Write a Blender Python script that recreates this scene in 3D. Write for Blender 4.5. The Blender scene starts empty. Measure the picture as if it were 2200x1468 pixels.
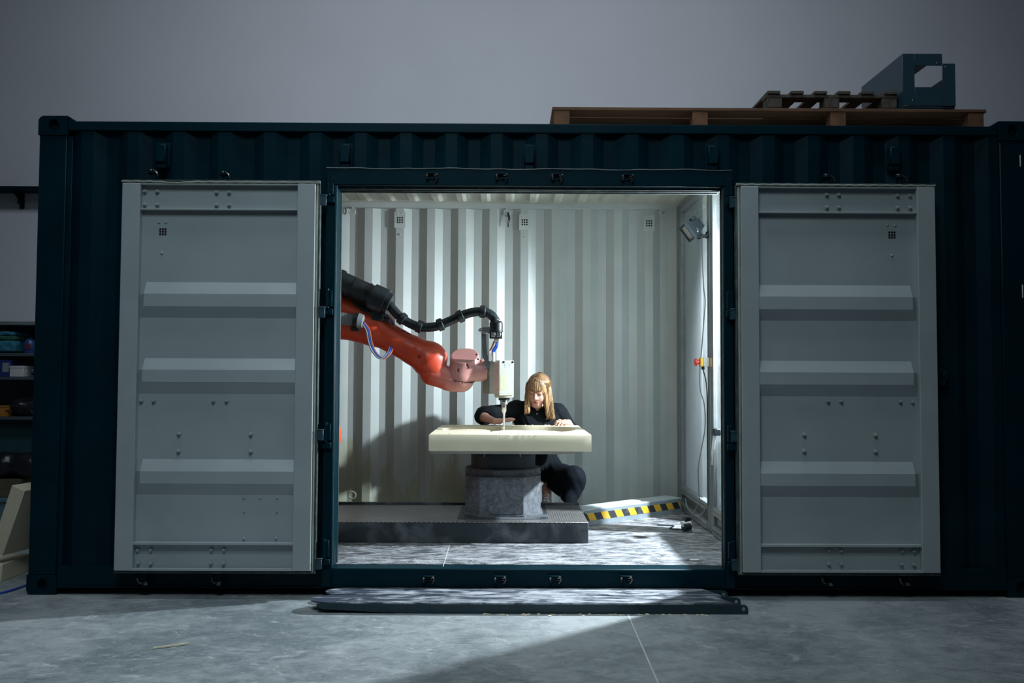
import bpy, bmesh, math, random
import numpy as np
from mathutils import Vector, Matrix, noise as mnoise

random.seed(7)
C = bpy.context.scene.collection
PI = math.pi

# ------------------------------------------------------------------ camera, world, lights, exposure
F_PX, CAM = 1814.68, Vector((-0.157, -5.115, 1.328))
YAW, PIT, ROL = 0.004886, 0.039049, 0.004257
FW = Vector((math.sin(YAW)*math.cos(PIT), math.cos(YAW)*math.cos(PIT), math.sin(PIT)))
R0 = Vector((math.cos(YAW), -math.sin(YAW), 0)); U0 = R0.cross(FW)
RT = R0*math.cos(ROL)+U0*math.sin(ROL); UP = -R0*math.sin(ROL)+U0*math.cos(ROL)
cd = bpy.data.cameras.new('camera'); cam = bpy.data.objects.new('camera', cd); C.objects.link(cam)
cd.sensor_width = 36; cd.lens = 36*F_PX/2200; cd.clip_start = .05
cam.matrix_world = Matrix(((RT.x, UP.x, -FW.x, CAM.x), (RT.y, UP.y, -FW.y, CAM.y), (RT.z, UP.z, -FW.z, CAM.z), (0, 0, 0, 1)))
bpy.context.scene.camera = cam
vs = bpy.context.scene.view_settings
vs.view_transform = 'Standard'; vs.look = 'None'; vs.gamma = 1; vs.use_curve_mapping = False; vs.exposure = 0.0

wd = bpy.data.worlds.new('world'); bpy.context.scene.world = wd; wd.use_nodes = True
wd.node_tree.nodes['Background'].inputs[0].default_value = (.30, .40, .50, 1)
wd.node_tree.nodes['Background'].inputs[1].default_value = .06

def area(name, loc, target, size, size_y, power, col, shape='RECTANGLE', spread=PI):
    l = bpy.data.lights.new(name, 'AREA'); o = bpy.data.objects.new(name, l); C.objects.link(o)
    l.shape = shape; l.size = size; l.size_y = size_y; l.energy = power; l.color = col; l.spread = spread
    o.location = loc; o.rotation_euler = (Vector(target)-Vector(loc)).to_track_quat('-Z', 'Y').to_euler()
    return o
# bare studio flash standing behind the glass partition
fl_ = bpy.data.lights.new('flash_lamp', 'SPOT'); fl_.energy = 1400; fl_.shadow_soft_size = .055; fl_.color = (.86, .93, 1.0)
fl_.spot_size = math.radians(145); fl_.spot_blend = .7
flo = bpy.data.objects.new('flash_lamp', fl_); C.objects.link(flo); flo.location = (2.25, .92, 2.18)
flo.rotation_euler = Vector((-1, -.45, -.62)).to_track_quat('-Z', 'Y').to_euler()
# hall ceiling lamps: one washing the wall behind the container, a soft bank high in front of it
area('hall_lamp', (-.4, -1.0, 7.6), (-.4, 3.6, 1.8), 6.2, 1.0, 88, (.80, .91, 1.0), spread=math.radians(110))
area('hall_lamp', (-.9, -4.4, 6.5), (-.5, -.3, .9), 2.4, 2.0, 40, (.74, .93, 1.0), spread=math.radians(84))

def at(px, py, Y):
    d = FW*F_PX+RT*(px-1100)-UP*(py-734); return CAM+d*((Y-CAM.y)/d.y)
def az(px, py, Z):
    d = FW*F_PX+RT*(px-1100)-UP*(py-734); return CAM+d*((Z-CAM.z)/d.z)

# ------------------------------------------------------------------ materials
def nt(name):
    m = bpy.data.materials.new(name); m.use_nodes = True
    t = m.node_tree; b = t.nodes['Principled BSDF']
    return m, t, b
def N(t, kind, **kw):
    n = t.nodes.new('ShaderNode'+kind)
    for k, v in kw.items():
        if k in n.inputs: n.inputs[k].default_value = v
        else: setattr(n, k, v)
    return n
def L(t, a, b): t.links.new(a, b)
def rgba(c): return (c[0], c[1], c[2], 1)
def noise_node(t, scale, detail=4, stretch=None, rough=.55, dist=0, off=(0, 0, 0)):
    tc = N(t, 'TexCoord'); mp = N(t, 'Mapping'); L(t, tc.outputs['Object'], mp.inputs['Vector'])
    mp.inputs['Location'].default_value = off
    if stretch: mp.inputs['Scale'].default_value = stretch
    n = N(t, 'TexNoise', Scale=scale, Detail=detail, Roughness=rough, Distortion=dist)
    L(t, mp.outputs['Vector'], n.inputs['Vector']); return n
def ramp(t, fac, p0, p1, c0=(0, 0, 0), c1=(1, 1, 1)):
    r = N(t, 'ValToRGB'); L(t, fac, r.inputs['Fac'])
    r.color_ramp.elements[0].position = p0; r.color_ramp.elements[1].position = p1
    r.color_ramp.elements[0].color = rgba(c0); r.color_ramp.elements[1].color = rgba(c1); return r.outputs['Color']
def mix(t, fac, a, b):
    m = N(t, 'Mix', data_type='RGBA')
    for s, v in ((m.inputs[0], fac), (m.inputs[6], a), (m.inputs[7], b)):
        if isinstance(v, (int, float)): s.default_value = v
        elif isinstance(v, tuple): s.default_value = rgba(v)
        else: L(t, v, s)
    return m.outputs[2]
def mth(t, op, a, b=0.0, c=None):
    m = N(t, 'Math', operation=op)
    for i, v in enumerate((a, b) if c is None else (a, b, c)):
        if isinstance(v, (int, float)): m.inputs[i].default_value = v
        else: L(t, v, m.inputs[i])
    return m.outputs[0]
def pos(t):
    tc = N(t, 'TexCoord'); s = N(t, 'SeparateXYZ'); L(t, tc.outputs['Object'], s.inputs[0]); return s.outputs
def bump(t, b, h, strength=.3, dist=.01):
    n = N(t, 'Bump', Strength=strength, Distance=dist); L(t, h, n.inputs['Height']); L(t, n.outputs[0], b.inputs['Normal'])
def mat(name, col, rough=.5, metal=0, var=.12, scale=6, bmp=0, bscale=80, dust=None, dthr=(.5, .7), dscale=5, stretch=None, spec=.5):
    m, t, b = nt(name)
    n = noise_node(t, scale, stretch=stretch)
    lo = tuple(c*(1-var) for c in col); hi = tuple(min(1, c*(1+var)) for c in col)
    c = ramp(t, n.outputs['Fac'], .3, .7, lo, hi)
    if dust:
        d = noise_node(t, dscale, 6, stretch=stretch, dist=.6, off=(3, 1, 2))
        c = mix(t, ramp(t, d.outputs['Fac'], *dthr), c, dust)
    L(t, c, b.inputs['Base Color']); b.inputs['Roughness'].default_value = rough; b.inputs['Metallic'].default_value = metal; b.inputs['Specular IOR Level'].default_value = spec
    if bmp:
        k = noise_node(t, bscale, 3); bump(t, b, k.outputs['Fac'], bmp, .004)
    return m

TEAL = (.0002, .0165, .0255)
m_teal = mat('teal_container_paint', TEAL, .42, 0, .2, 2.5, .05, 30, dust=(.008, .022, .028), dthr=(.66, .9), dscale=9, spec=.10)
m_innerplain = mat('pale_fitting_paint', (.43, .46, .45), .45, 0, .05, 5)
m_teal_dark = mat('dark_teal_steel', (.003, .012, .018), .5)  # plain dark steel colour of the turntable ring
m_seal = mat('rubber_seal', (.035, .05, .05), .5, 0, .3, 12, dust=(.12, .14, .12), dthr=(.45, .8), dscale=14)
m_door = mat('grey_door_paint', (.33, .365, .375), .42, 0, .06, 3, .04, 60, dust=(.02, .03, .03), dthr=(.80, .83), dscale=30)
m_gasket = mat('pale_gasket', (.30, .32, .28), .5, 0, .2, 9)
m_alu = mat('aluminium', (.38, .41, .44), .38, .85, .15, 9)
m_alupaint = mat('satin_aluminium_profile', (.26, .28, .295), .4, .3, .12, 9)
m_steel = mat('bright_steel', (.55, .56, .56), .25, 1, .2, 30)
m_chrome = mat('zinc_latch', (.5, .5, .46), .3, 1, .3, 60)
m_black = mat('black_rubber', (.008, .012, .016), .42, 0, .25, 20, .1, 120)
m_blackdust = mat('dusty_black_hose', (.007, .012, .016), .4, 0, .3, 20, dust=(.06, .07, .075), dthr=(.58, .85), dscale=12)
m_greyhose = mat('grey_hose', (.18, .20, .21), .5)
m_blue = mat('blue_cable', (.015, .06, .35), .35)
m_redcab = mat('red_cable', (.35, .10, .05), .4)
m_white = mat('white_plastic', (.7, .7, .68), .4, 0, .05)
m_yellow = mat('yellow_plastic', (.75, .45, .03), .4)
m_redplastic = mat('red_plastic', (.6, .03, .02), .3)
m_redlabel = mat('dark_red_label', (.16, .02, .03), .5)
m_cream = mat('cream_spindle_paint', (.40, .39, .345), .38, 0, .06, 10)
m_creamd = mat('worn_window_cream', (.42, .42, .27), .4, 0, .1, 30)
m_pinklabel = mat('pink_dust_label', (.50, .33, .28), .6, 0, .08, 40)
m_print = mat('grey_print', (.35, .36, .40), .6)
m_glasslamp = mat('lamp_glass', (.36, .36, .32), .15)
m_lampbody = mat('lamp_housing', (.005, .015, .022), .5)
m_skin = mat('skin', (.56, .31, .235), .5, 0, .06, 12)
m_lips = mat('lips', (.42, .11, .10), .4)
m_nail = mat('red_nails', (.5, .06, .05), .25)
m_brow = mat('brow_lash', (.10, .055, .03), .7)
m_shirt = mat('black_shirt', (.0028, .0046, .0076), .85, 0, .3, 18, .25, 24, spec=.2)
m_trouser = mat('black_trousers', (.0020, .0040, .0074), .85, 0, .3, 10, .25, 16, spec=.15)
m_shoe = mat('grey_patterned_shoe', (.30, .29, .26), .6, 0, .6, 60)
m_sole = mat('white_sole', (.65, .64, .6), .5)
m_board = mat('mounting_board', (.50, .49, .43), .6)
m_pedestal = mat('grey_cast_pedestal', (.085, .093, .108), .7, 0, .2, 14, .35, 160, dust=(.17, .18, .20), dthr=(.40, .70), dscale=34)
m_drum = mat('dark_drum', (.022, .028, .034), .45, 0, .3, 14)
m_plinth = mat('dark_plinth_steel', (.022, .030, .037), .5, 0, .3, 3, dust=(.12, .13, .145), dthr=(.46, .68), dscale=5)
m_wood = mat('pallet_wood', (.15, .072, .038), .8, 0, .3, 4, .3, 40, stretch=(1, 8, 8))
m_woodend = mat('pallet_block_wood', (.17, .075, .036), .85, 0, .3, 12, .3, 60)
m_woodg = mat('weathered_pallet_wood', (.085, .068, .055), .85, 0, .35, 5, .3, 50, stretch=(8, 1, 8))
m_duct = mat('slate_blue_sheet_metal', (.016, .050, .075), .45, 0, .1, 2)
m_shelf = mat('shelf_steel', (.05, .075, .09), .5)
m_shelftop = mat('shelf_top_edge', (.16, .19, .2), .5)
m_orange = mat('orange_crate', (.35, .14, .02), .5)
m_cyan = mat('cyan_cloth', (.02, .16, .24), .8, 0, .3, 30)
m_greencl = mat('green_cloth', (.02, .10, .06), .8, 0, .3, 30)
m_bluebox = mat('blue_box', (.015, .03, .16), .5)
m_greylab = mat('grey_label', (.2, .25, .27), .6)
m_carton = mat('white_carton', (.5, .51, .52), .7)
m_bag = mat('black_bag', (.008, .009, .014), .35, 0, .4, 8, .3, 20)
m_brown = mat('brown_cardboard', (.09, .07, .045), .8)
m_tealbox = mat('teal_panel', (.012, .05, .06), .5)
m_bluegrey = mat('blue_grey_tub', (.09, .15, .18), .5)
m_blueplastic = mat('blue_bottle', (.02, .06, .2), .3)
m_dark = mat('void_black', (.003, .005, .008), .8)
m_backing = mat('grey_backing_sheet', (.25, .27, .28), .25, 0, .06, 3)
def make_film(name):
    m = bpy.data.materials.new(name); m.use_nodes = True; t = m.node_tree; t.nodes.clear(); out = N(t, 'OutputMaterial')
    d = N(t, 'BsdfDiffuse'); d.inputs[0].default_value = (.30, .335, .365, 1); l = N(t, 'BsdfTranslucent'); l.inputs[0].default_value = (.70, .73, .76, 1)
    x = N(t, 'MixShader'); x.inputs[0].default_value = .11; L(t, d.outputs[0], x.inputs[1]); L(t, l.outputs[0], x.inputs[2]); L(t, x.outputs[0], out.inputs[0]); return m
m_film = make_film('diffuser_film')
m_lowpanel = mat('dark_infill_panel', (.10, .115, .12), .35, 0, .1, 4)
m_galv = mat('galvanised_channel', (.28, .33, .36), .42, .25, .15, 14)
m_lid = mat('white_channel_lid', (.50, .54, .56), .45, .1, .1, 14)

def make_inner():
    m, t, b = nt('pale_interior_paint'); p = pos(t)
    n = noise_node(t, 2.5); base = ramp(t, n.outputs['Fac'], .3, .7, (.365, .395, .385), (.415, .44, .43))
    # flaked paint low on the wall shows the cream primer below
    pk = noise_node(t, 2.2, 9, stretch=(2.6, 1, .55), rough=.62, dist=.3)
    h = mth(t, 'ADD', mth(t, 'MULTIPLY_ADD', p['Z'], -.36, .125), mth(t, 'MULTIPLY', mth(t, 'MAXIMUM', p['X'], -.5), -.30))
    s = mth(t, 'ADD', pk.outputs['Fac'], h)
    base = mix(t, ramp(t, s, .590, .600), base, (.345, .355, .275))
    st = noise_node(t, 3, 6, stretch=(9, 1, .4), off=(5, 0, 1)); base = mix(t, ramp(t, st.outputs['Fac'], .64, .8, (0, 0, 0), (.35, .35, .35)), base, (.60, .60, .58))
    L(t, base, b.inputs['Base Color']); b.inputs['Roughness'].default_value = .42
    return m
m_inner = make_inner()
m_inroof = mat('pale_roof_paint', (.50, .51, .43), .5, 0, .08, 3)

def make_redarm(name, dust0):
    m, t, b = nt(name)
    n = noise_node(t, 7, 5); base = ramp(t, n.outputs['Fac'], .35, .7, (.50, .048, .020), (.62, .074, .028))
    d = noise_node(t, 4, 6, dist=.5); g = N(t, 'NewGeometry'); s = N(t, 'SeparateXYZ'); L(t, g.outputs['True Normal'], s.inputs[0])
    p = pos(t)
    # settled milling dust: more towards the tool end of the arm and on upward faces
    e = mth(t, 'MULTIPLY_ADD', p['X'], 3.2, dust0)
    f = mth(t, 'ADD', mth(t, 'ADD', e, mth(t, 'MULTIPLY', d.outputs['Fac'], .5)), mth(t, 'MULTIPLY', s.outputs['Z'], .10))
    c = mix(t, ramp(t, f, .1, 1.0, (0, 0, 0), (.88, .88, .88)), base, (.52, .265, .25))
    L(t, c, b.inputs['Base Color']); b.inputs['Roughness'].default_value = .36
    return m
m_redarm = make_redarm('orange_red_robot_paint', 2.02)
m_pinkarm = make_redarm('dust_pink_robot_paint', 2.62)
m_forkarm = make_redarm('dusty_orange_fork_paint', 2.28)
m_joint = mat('orange_joint_cover', (.62, .095, .03), .45, 0, .08, 6)

def make_cfloor():
    m, t, b = nt('dusty_container_floor')
    a = noise_node(t, 3.6, 9, stretch=(.75, 1.9, 1), rough=.7, dist=2.4)
    c = noise_node(t, 18, 6, stretch=(.6, 1.6, 1), rough=.7, dist=.6, off=(3, 3, 0))
    f = mth(t, 'ADD', mth(t, 'MULTIPLY', a.outputs['Fac'], .75), mth(t, 'MULTIPLY', c.outputs['Fac'], .35))
    g = noise_node(t, 55, 4, stretch=(.5, 1.2, 1), rough=.7, off=(1, 4, 0)); f = mth(t, 'ADD', f, mth(t, 'MULTIPLY_ADD', g.outputs['Fac'], .22, -.11))
    p = pos(t); f = mth(t, 'ADD', f, mth(t, 'MULTIPLY', mth(t, 'MINIMUM', mth(t, 'ADD', p['X'], .3), .0), .045))
    col = ramp(t, f, .465, .655, (.048, .053, .060), (.42, .42, .45))
    L(t, col, b.inputs['Base Color']); b.inputs['Roughness'].default_value = .6
    bump(t, b, f, .25, .01); return m
m_cfloor = make_cfloor()
def make_tine(name, top):
    m, t, b = nt(name); p = pos(t)
    a = noise_node(t, 5, 8, stretch=(.7, 3, 1), rough=.7, dist=1.0)
    base = ramp(t, noise_node(t, 8).outputs['Fac'], .3, .7, (.006, .022, .032), (.010, .034, .046))
    if top:
        end = mth(t, 'MULTIPLY_ADD', mth(t, 'ABSOLUTE', mth(t, 'ADD', p['X'], -.05)), -.10, .06)
        g = noise_node(t, 30, 5, stretch=(.6, 1.5, 1), rough=.7); base = mix(t, ramp(t, mth(t, 'ADD', mth(t, 'MULTIPLY_ADD', g.outputs['Fac'], .25, -.125), mth(t, 'ADD', a.outputs['Fac'], end)), .45, .62), (.035, .046, .068), (.42, .43, .47))
    L(t, base, b.inputs['Base Color']); b.inputs['Roughness'].default_value = .5; return m
m_tine = make_tine('fork_steel', False); m_tinetop = make_tine('dusty_fork_top', True)

def make_concrete():
    m, t, b = nt('hall_concrete')
    a = noise_node(t, .9, 8, rough=.62, dist=.4); c = noise_node(t, 7, 8, stretch=(1, 1.4, 1), rough=.7, dist=.7)
    f = mth(t, 'ADD', mth(t, 'MULTIPLY', a.outputs['Fac'], .6), mth(t, 'MULTIPLY', c.outputs['Fac'], .4))
    col = ramp(t, f, .42, .58, (.145, .170, .182), (.34, .36, .37))
    w = noise_node(t, 4.5, 9, stretch=(1, 1.8, 1), rough=.72, dist=1.2, off=(7, 2, 0))
    col = mix(t, ramp(t, w.outputs['Fac'], .57, .70, (0, 0, 0), (.7, .7, .7)), col, (.58, .58, .59))
    k = noise_node(t, 22, 8, stretch=(.8, 1.7, 1), rough=.75, dist=1.5, off=(4, 6, 0)); col = mix(t, ramp(t, k.outputs['Fac'], .54, .70, (0, 0, 0), (.6, .6, .6)), col, (.50, .51, .52))
    col = mix(t, ramp(t, k.outputs['Fac'], .30, .42, (.5, .5, .5), (0, 0, 0)), col, (.10, .12, .13))
    sp = noise_node(t, 42, 2, off=(2, 9, 0)); col = mix(t, ramp(t, sp.outputs['Fac'], .74, .77), col, (.03, .035, .04))
    L(t, col, b.inputs['Base Color']); b.inputs['Roughness'].default_value = .55
    bump(t, b, f, .12, .01); return m
m_concrete = make_concrete()
m_jointfill = mat('joint_filler', (.62, .63, .63), .7)
m_wall = mat('hall_wall_plaster', (.60, .60, .645), .9, 0, .03, 1.2, .03, 30)

def make_foam():
    m, t, b = nt('cream_model_foam')
    n = noise_node(t, 3, 4); c = ramp(t, n.outputs['Fac'], .3, .7, (.66, .575, .42), (.72, .635, .475))
    s = noise_node(t, 25, 3, stretch=(1, 1, .2)); c = mix(t, ramp(t, s.outputs['Fac'], .70, .76, (0, 0, 0), (.4, .4, .4)), c, (.45, .42, .33))
    L(t, c, b.inputs['Base Color']); b.inputs['Roughness'].default_value = .85
    bump(t, b, noise_node(t, 260, 2).outputs['Fac'], .05, .001); return m
m_foam = make_foam()

def make_tread():
    m, t, b = nt('aluminium_tread_plate'); tc = N(t, 'TexCoord'); p = pos(t)
    def wave(sx, sy, ph):  # crossed bars of the pattern
        s = mth(t, 'ADD', mth(t, 'MULTIPLY', p['X'], sx), mth(t, 'MULTIPLY', p['Y'], sy))
        return mth(t, 'SINE', mth(t, 'ADD', s, ph))
    q = mth(t, 'MULTIPLY', wave(95, 95, 0), wave(95, -95, 0))
    r = mth(t, 'ABSOLUTE', q)
    d = noise_node(t, 5, 6, stretch=(.6, 1, 1), dist=.6)
    c = mix(t, ramp(t, d.outputs['Fac'], .4, .7), (.10, .088, .088), (.26, .25, .25))
    c = mix(t, ramp(t, r, .30, .6), c, (.58, .56, .56))
    L(t, c, b.inputs['Base Color']); b.inputs['Roughness'].default_value = .32; b.inputs['Metallic'].default_value = .7
    bump(t, b, ramp(t, r, .3, .8), .6, .004); return m
m_tread = make_tread()

def make_stripes():
    m, t, b = nt('hazard_stripes'); p = pos(t)
    s = mth(t, 'FRACT', mth(t, 'MULTIPLY', mth(t, 'ADD', p['X'], mth(t, 'MULTIPLY', p['Z'], .60)), 6.8))
    g = mth(t, 'GREATER_THAN', s, .5)
    d = noise_node(t, 14, 5); c = mix(t, g, (.030, .034, .040), (.72, .40, .03))
    c = mix(t, ramp(t, d.outputs['Fac'], .55, .8, (0, 0, 0), (.35, .35, .35)), c, (.4, .4, .4))
    L(t, c, b.inputs['Base Color']); b.inputs['Roughness'].default_value = .45; return m
m_stripe = make_stripes()

def make_glass():
    m = bpy.data.materials.new('dusty_glass'); m.use_nodes = True; t = m.node_tree; t.nodes.clear()
    out = N(t, 'OutputMaterial'); tr = N(t, 'BsdfTransparent'); tr.inputs[0].default_value = (.93, .96, .96, 1)
    gl = N(t, 'BsdfGlossy', Roughness=.03); gl.inputs[0].default_value = (1, 1, 1, 1)
    fr = N(t, 'LayerWeight'); fz = mth(t, 'MULTIPLY_ADD', mth(t, 'POWER', fr.outputs['Facing'], 4.0), .6, .04); a = N(t, 'MixShader'); L(t, fz, a.inputs[0]); L(t, tr.outputs[0], a.inputs[1]); L(t, gl.outputs[0], a.inputs[2])
    df = N(t, 'BsdfDiffuse'); df.inputs[0].default_value = (.7, .72, .76, 1); tl = N(t, 'BsdfTranslucent'); tl.inputs[0].default_value = (.75, .77, .8, 1)
    e = N(t, 'MixShader'); e.inputs[0].default_value = .6; L(t, df.outputs[0], e.inputs[1]); L(t, tl.outputs[0], e.inputs[2])
    d = noise_node(t, 5, 7, stretch=(1, 1.5, .7), dist=.8)
    f = N(t, 'MixShader'); L(t, mth(t, 'MULTIPLY', ramp(t, d.outputs['Fac'], .3, .75, (.25, .25, .25), (.8, .8, .8)), .055), f.inputs[0])
    L(t, a.outputs[0], f.inputs[1]); L(t, e.outputs[0], f.inputs[2]); L(t, f.outputs[0], out.inputs[0]); return m
m_glass = make_glass()

def make_hair():
    m, t, b = nt('blond_hair'); p = pos(t)
    n = noise_node(t, 26, 6, stretch=(4, 4, .16)); c = ramp(t, n.outputs['Fac'], .34, .66, (.13, .062, .026), (.47, .275, .130))
    root = ramp(t, mth(t, 'MULTIPLY_ADD', p['Z'], 6.5, -7.75), .1, 1.0)
    c = mix(t, root, c, mix(t, .6, c, (.115, .068, .042)))
    L(t, c, b.inputs['Base Color']); b.inputs['Roughness'].default_value = .38
    bump(t, b, noise_node(t, 60, 4, stretch=(4, 4, .1)).outputs['Fac'], .5, .004); return m
m_hair = make_hair()

# ------------------------------------------------------------------ mesh helpers
W = {}
I4 = Matrix.Identity(4)
def link(o, parent=None, M=I4):
    C.objects.link(o)
    if parent: o.parent = parent; o.matrix_parent_inverse = W[parent.name].inverted()
    o.matrix_basis = M; W[o.name] = M.copy(); return o
def thing(name, label, cat, loc=(0, 0, 0), group=None, M=None):
    o = bpy.data.objects.new(name, None); o.empty_display_size = .1
    link(o, None, M if M is not None else Matrix.Translation(loc))
    o['label'] = label; o['category'] = cat
    if group: o['group'] = group
    return o
def tag(o, label, cat, group=None):
    o['label'] = label; o['category'] = cat
    if group: o['group'] = group
    return o

class MB:
    def __init__(s): s.v = []; s.f = []; s.mi = []; s.m = 0
    def add(s, vs, fs):
        n = len(s.v); s.v += [tuple(v) for v in vs]
        for f in fs: s.f.append(tuple(i+n for i in f)); s.mi.append(s.m)
        return s
    def box(s, x0, x1, y0, y1, z0, z1, b=0.0):
        if x0 > x1: x0, x1 = x1, x0
        if y0 > y1: y0, y1 = y1, y0
        if z0 > z1: z0, z1 = z1, z0
        if b <= 0:
            vs = [(x, y, z) for x in (x0, x1) for y in (y0, y1) for z in (z0, z1)]
            return s.add(vs, [(0, 1, 3, 2), (4, 6, 7, 5), (0, 4, 5, 1), (2, 3, 7, 6), (0, 2, 6, 4), (1, 5, 7, 3)])
        b = min(b, .49*(x1-x0), .49*(y1-y0), .49*(z1-z0))
        bm = bmesh.new(); bmesh.ops.create_cube(bm, size=1, matrix=Matrix.Translation(((x0+x1)/2, (y0+y1)/2, (z0+z1)/2)) @ Matrix.Diagonal((x1-x0, y1-y0, z1-z0, 1)))
        bmesh.ops.bevel(bm, geom=bm.edges[:], offset=b, segments=1, affect='EDGES', profile=.5)
        return s.bm(bm)
    def bm(s, bm):
        bm.verts.index_update(); s.add([v.co[:] for v in bm.verts], [[v.index for v in f.verts] for f in bm.faces]); bm.free(); return s
    def cyl(s, p0, p1, r0, r1=None, n=16, caps=True):
        return s.tube([p0, p1], [r0, r0 if r1 is None else r1], n, caps)
    def tube(s, pts, r, n=8, caps=True, flat=1.0):
        pts = [Vector(p) for p in pts]; rs = r if isinstance(r, (list, tuple)) else [r]*len(pts)
        vs, fs = [], []; u = None
        for i, p in enumerate(pts):
            d = (pts[min(i+1, len(pts)-1)]-pts[max(i-1, 0)]).normalized()
            if u is None:
                u = d.orthogonal().normalized()
            else:
                u = (u-d*u.dot(d)).normalized()
            w = d.cross(u)
            for k in range(n):
                a = 2*PI*k/n; vs.append(p+(u*math.cos(a)+w*math.sin(a)*flat)*rs[i])
        for i in range(len(pts)-1):
            for k in range(n): fs.append((i*n+k, i*n+(k+1) % n, (i+1)*n+(k+1) % n, (i+1)*n+k))
        if caps: fs.append(tuple(range(n))[::-1]); fs.append(tuple(range((len(pts)-1)*n, len(pts)*n)))
        return s.add(vs, fs)
    def lathe(s, prof, c, n=32, axis='z'):
        vs, fs = [], []
        for r, h in prof:
            for k in range(n):
                a = 2*PI*k/n; x, y = r*math.cos(a), r*math.sin(a)
                vs.append({'z': (c[0]+x, c[1]+y, c[2]+h), 'y': (c[0]+x, c[1]+h, c[2]+y), 'x': (c[0]+h, c[1]+x, c[2]+y)}[axis])
        for i in range(len(prof)-1):
            for k in range(n): fs.append((i*n+k, i*n+(k+1) % n, (i+1)*n+(k+1) % n, (i+1)*n+k))
        fs.append(tuple(range(n))); fs.append(tuple(range((len(prof)-1)*n, len(prof)*n)))
        return s.add(vs, fs)
    def prism(s, poly, ax, a, b):
        n = len(poly)
        def P(q, h): return {'z': (q[0], q[1], h), 'y': (q[0], h, q[1]), 'x': (h, q[0], q[1])}[ax]
        return s.add([P(q, a) for q in poly]+[P(q, b) for q in poly],
                     [tuple(range(n))[::-1], tuple(range(n, 2*n))]+[(i, (i+1) % n, n+(i+1) % n, n+i) for i in range(n)])
    def plate_hole(s, outer, inner, ax, a, b):     # equal point counts, plate between a and b with a through hole
        n = len(outer)
        def P(q, h): return {'z': (q[0], q[1], h), 'y': (q[0], h, q[1]), 'x': (h, q[0], q[1])}[ax]
        vs = [P(q, a) for q in outer]+[P(q, a) for q in inner]+[P(q, b) for q in outer]+[P(q, b) for q in inner]; fs = []
        for i in range(n):
            j = (i+1) % n
            fs += [(i, j, n+j, n+i), (2*n+i, 3*n+i, 3*n+j, 2*n+j), (i, 2*n+i, 2*n+j, j), (n+i, n+j, 3*n+j, 3*n+i)]
        return s.add(vs, fs)
    def grid(s, xs, ys, fn):
        nx, ny = len(xs), len(ys)
        return s.add([fn(x, y) for x in xs for y in ys], [(i*ny+j, (i+1)*ny+j, (i+1)*ny+j+1, i*ny+j+1) for i in range(nx-1) for j in range(ny-1)])
    def mesh(s, name, mats, smooth=40):
        me = bpy.data.meshes.new(name); me.from_pydata(s.v, [], s.f)
        for m in (mats if isinstance(mats, (list, tuple)) else [mats]): me.materials.append(m)
        me.polygons.foreach_set('material_index', s.mi)
        bm = bmesh.new(); bm.from_mesh(me); bmesh.ops.recalc_face_normals(bm, faces=bm.faces); bm.to_mesh(me); bm.free()
        if smooth:
            me.polygons.foreach_set('use_smooth', [True]*len(me.polygons)); me.set_sharp_from_angle(angle=math.radians(smooth))
        me.update(); return me
def obj(name, mb, mats, parent=None, M=I4, smooth=40, label=None, kind=None):
    me = mb if isinstance(mb, bpy.types.Mesh) else mb.mesh(name, mats, smooth)
    o = link(bpy.data.objects.new(name, me), parent, M)
    if label: o['label'] = label
    if kind: o['kind'] = kind
    return o
def T(x, y, z): return Matrix.Translation((x, y, z))
def bez(pts, n=10):                                   # smooth curve through points
    P = [Vector(p) for p in pts]; out = []
    for i in range(len(P)-1):
        a, b, c, d = P[max(i-1, 0)], P[i], P[i+1], P[min(i+2, len(P)-1)]
        for k in range(n):
            t = k/n; out.append(.5*((2*b)+(c-a)*t+(2*a-5*b+4*c-d)*t*t+(3*b-a-3*c+d)*t**3))
    return out+[P[-1]]
def superell(cx, cy, rx, ry, n, e=2.5):
    return [(cx+rx*math.copysign(abs(math.cos(a))**(2/e), math.cos(a)), cy+ry*math.copysign(abs(math.sin(a))**(2/e), math.sin(a))) for a in (2*PI*k/n for k in range(n))]

# ---- smooth implicit shapes (numpy) turned into one closed skin by surface nets
def s_cap(a, b, ra, rb):
    a = np.array(a, float); b = np.array(b, float); d = b-a; l2 = max(d@d, 1e-12)
    def f(p):
        t = np.clip(((p-a)@d)/l2, 0, 1); return np.linalg.norm(p-a-t[:, None]*d, axis=1)-(ra+(rb-ra)*t)
    return f
def s_ell(c, r, R=None):
    c = np.array(c, float); r = np.array(r, float); Rm = None if R is None else np.array(R)
    def f(p):
        q = p-c
        if Rm is not None: q = q @ Rm
        k0 = np.linalg.norm(q/r, axis=1); k1 = np.linalg.norm(q/(r*r), axis=1)+1e-9; return k0*(k0-1)/k1
    return f
def s_box(c, h, rad=0.0, R=None):
    c = np.array(c, float); h = np.array(h, float)-rad; Rm = None if R is None else np.array(R)
    def f(p):
        q = p-c
        if Rm is not None: q = q @ Rm
        q = np.abs(q)-h; return np.linalg.norm(np.maximum(q, 0), axis=1)+np.minimum(q.max(axis=1), 0)-rad
    return f
def smin(a, b, k):
    h = np.maximum(k-np.abs(a-b), 0)/k; return np.minimum(a, b)-h*h*k*.25
def s_union(fs, k=.02):
    def f(p):
        d = fs[0](p)
        for g in fs[1:]: d = smin(d, g(p), k)
        return d
    return f
def s_sub(f, g, k=.005):
    return lambda p: -smin(-f(p), g(p), k)
def s_cut(f, n, o):                                    # keep the side where (p-o).n < 0
    n = np.array(n, float); n /= np.linalg.norm(n); o = np.array(o, float)
    return lambda p: np.maximum(f(p), (p-o) @ n)
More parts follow.
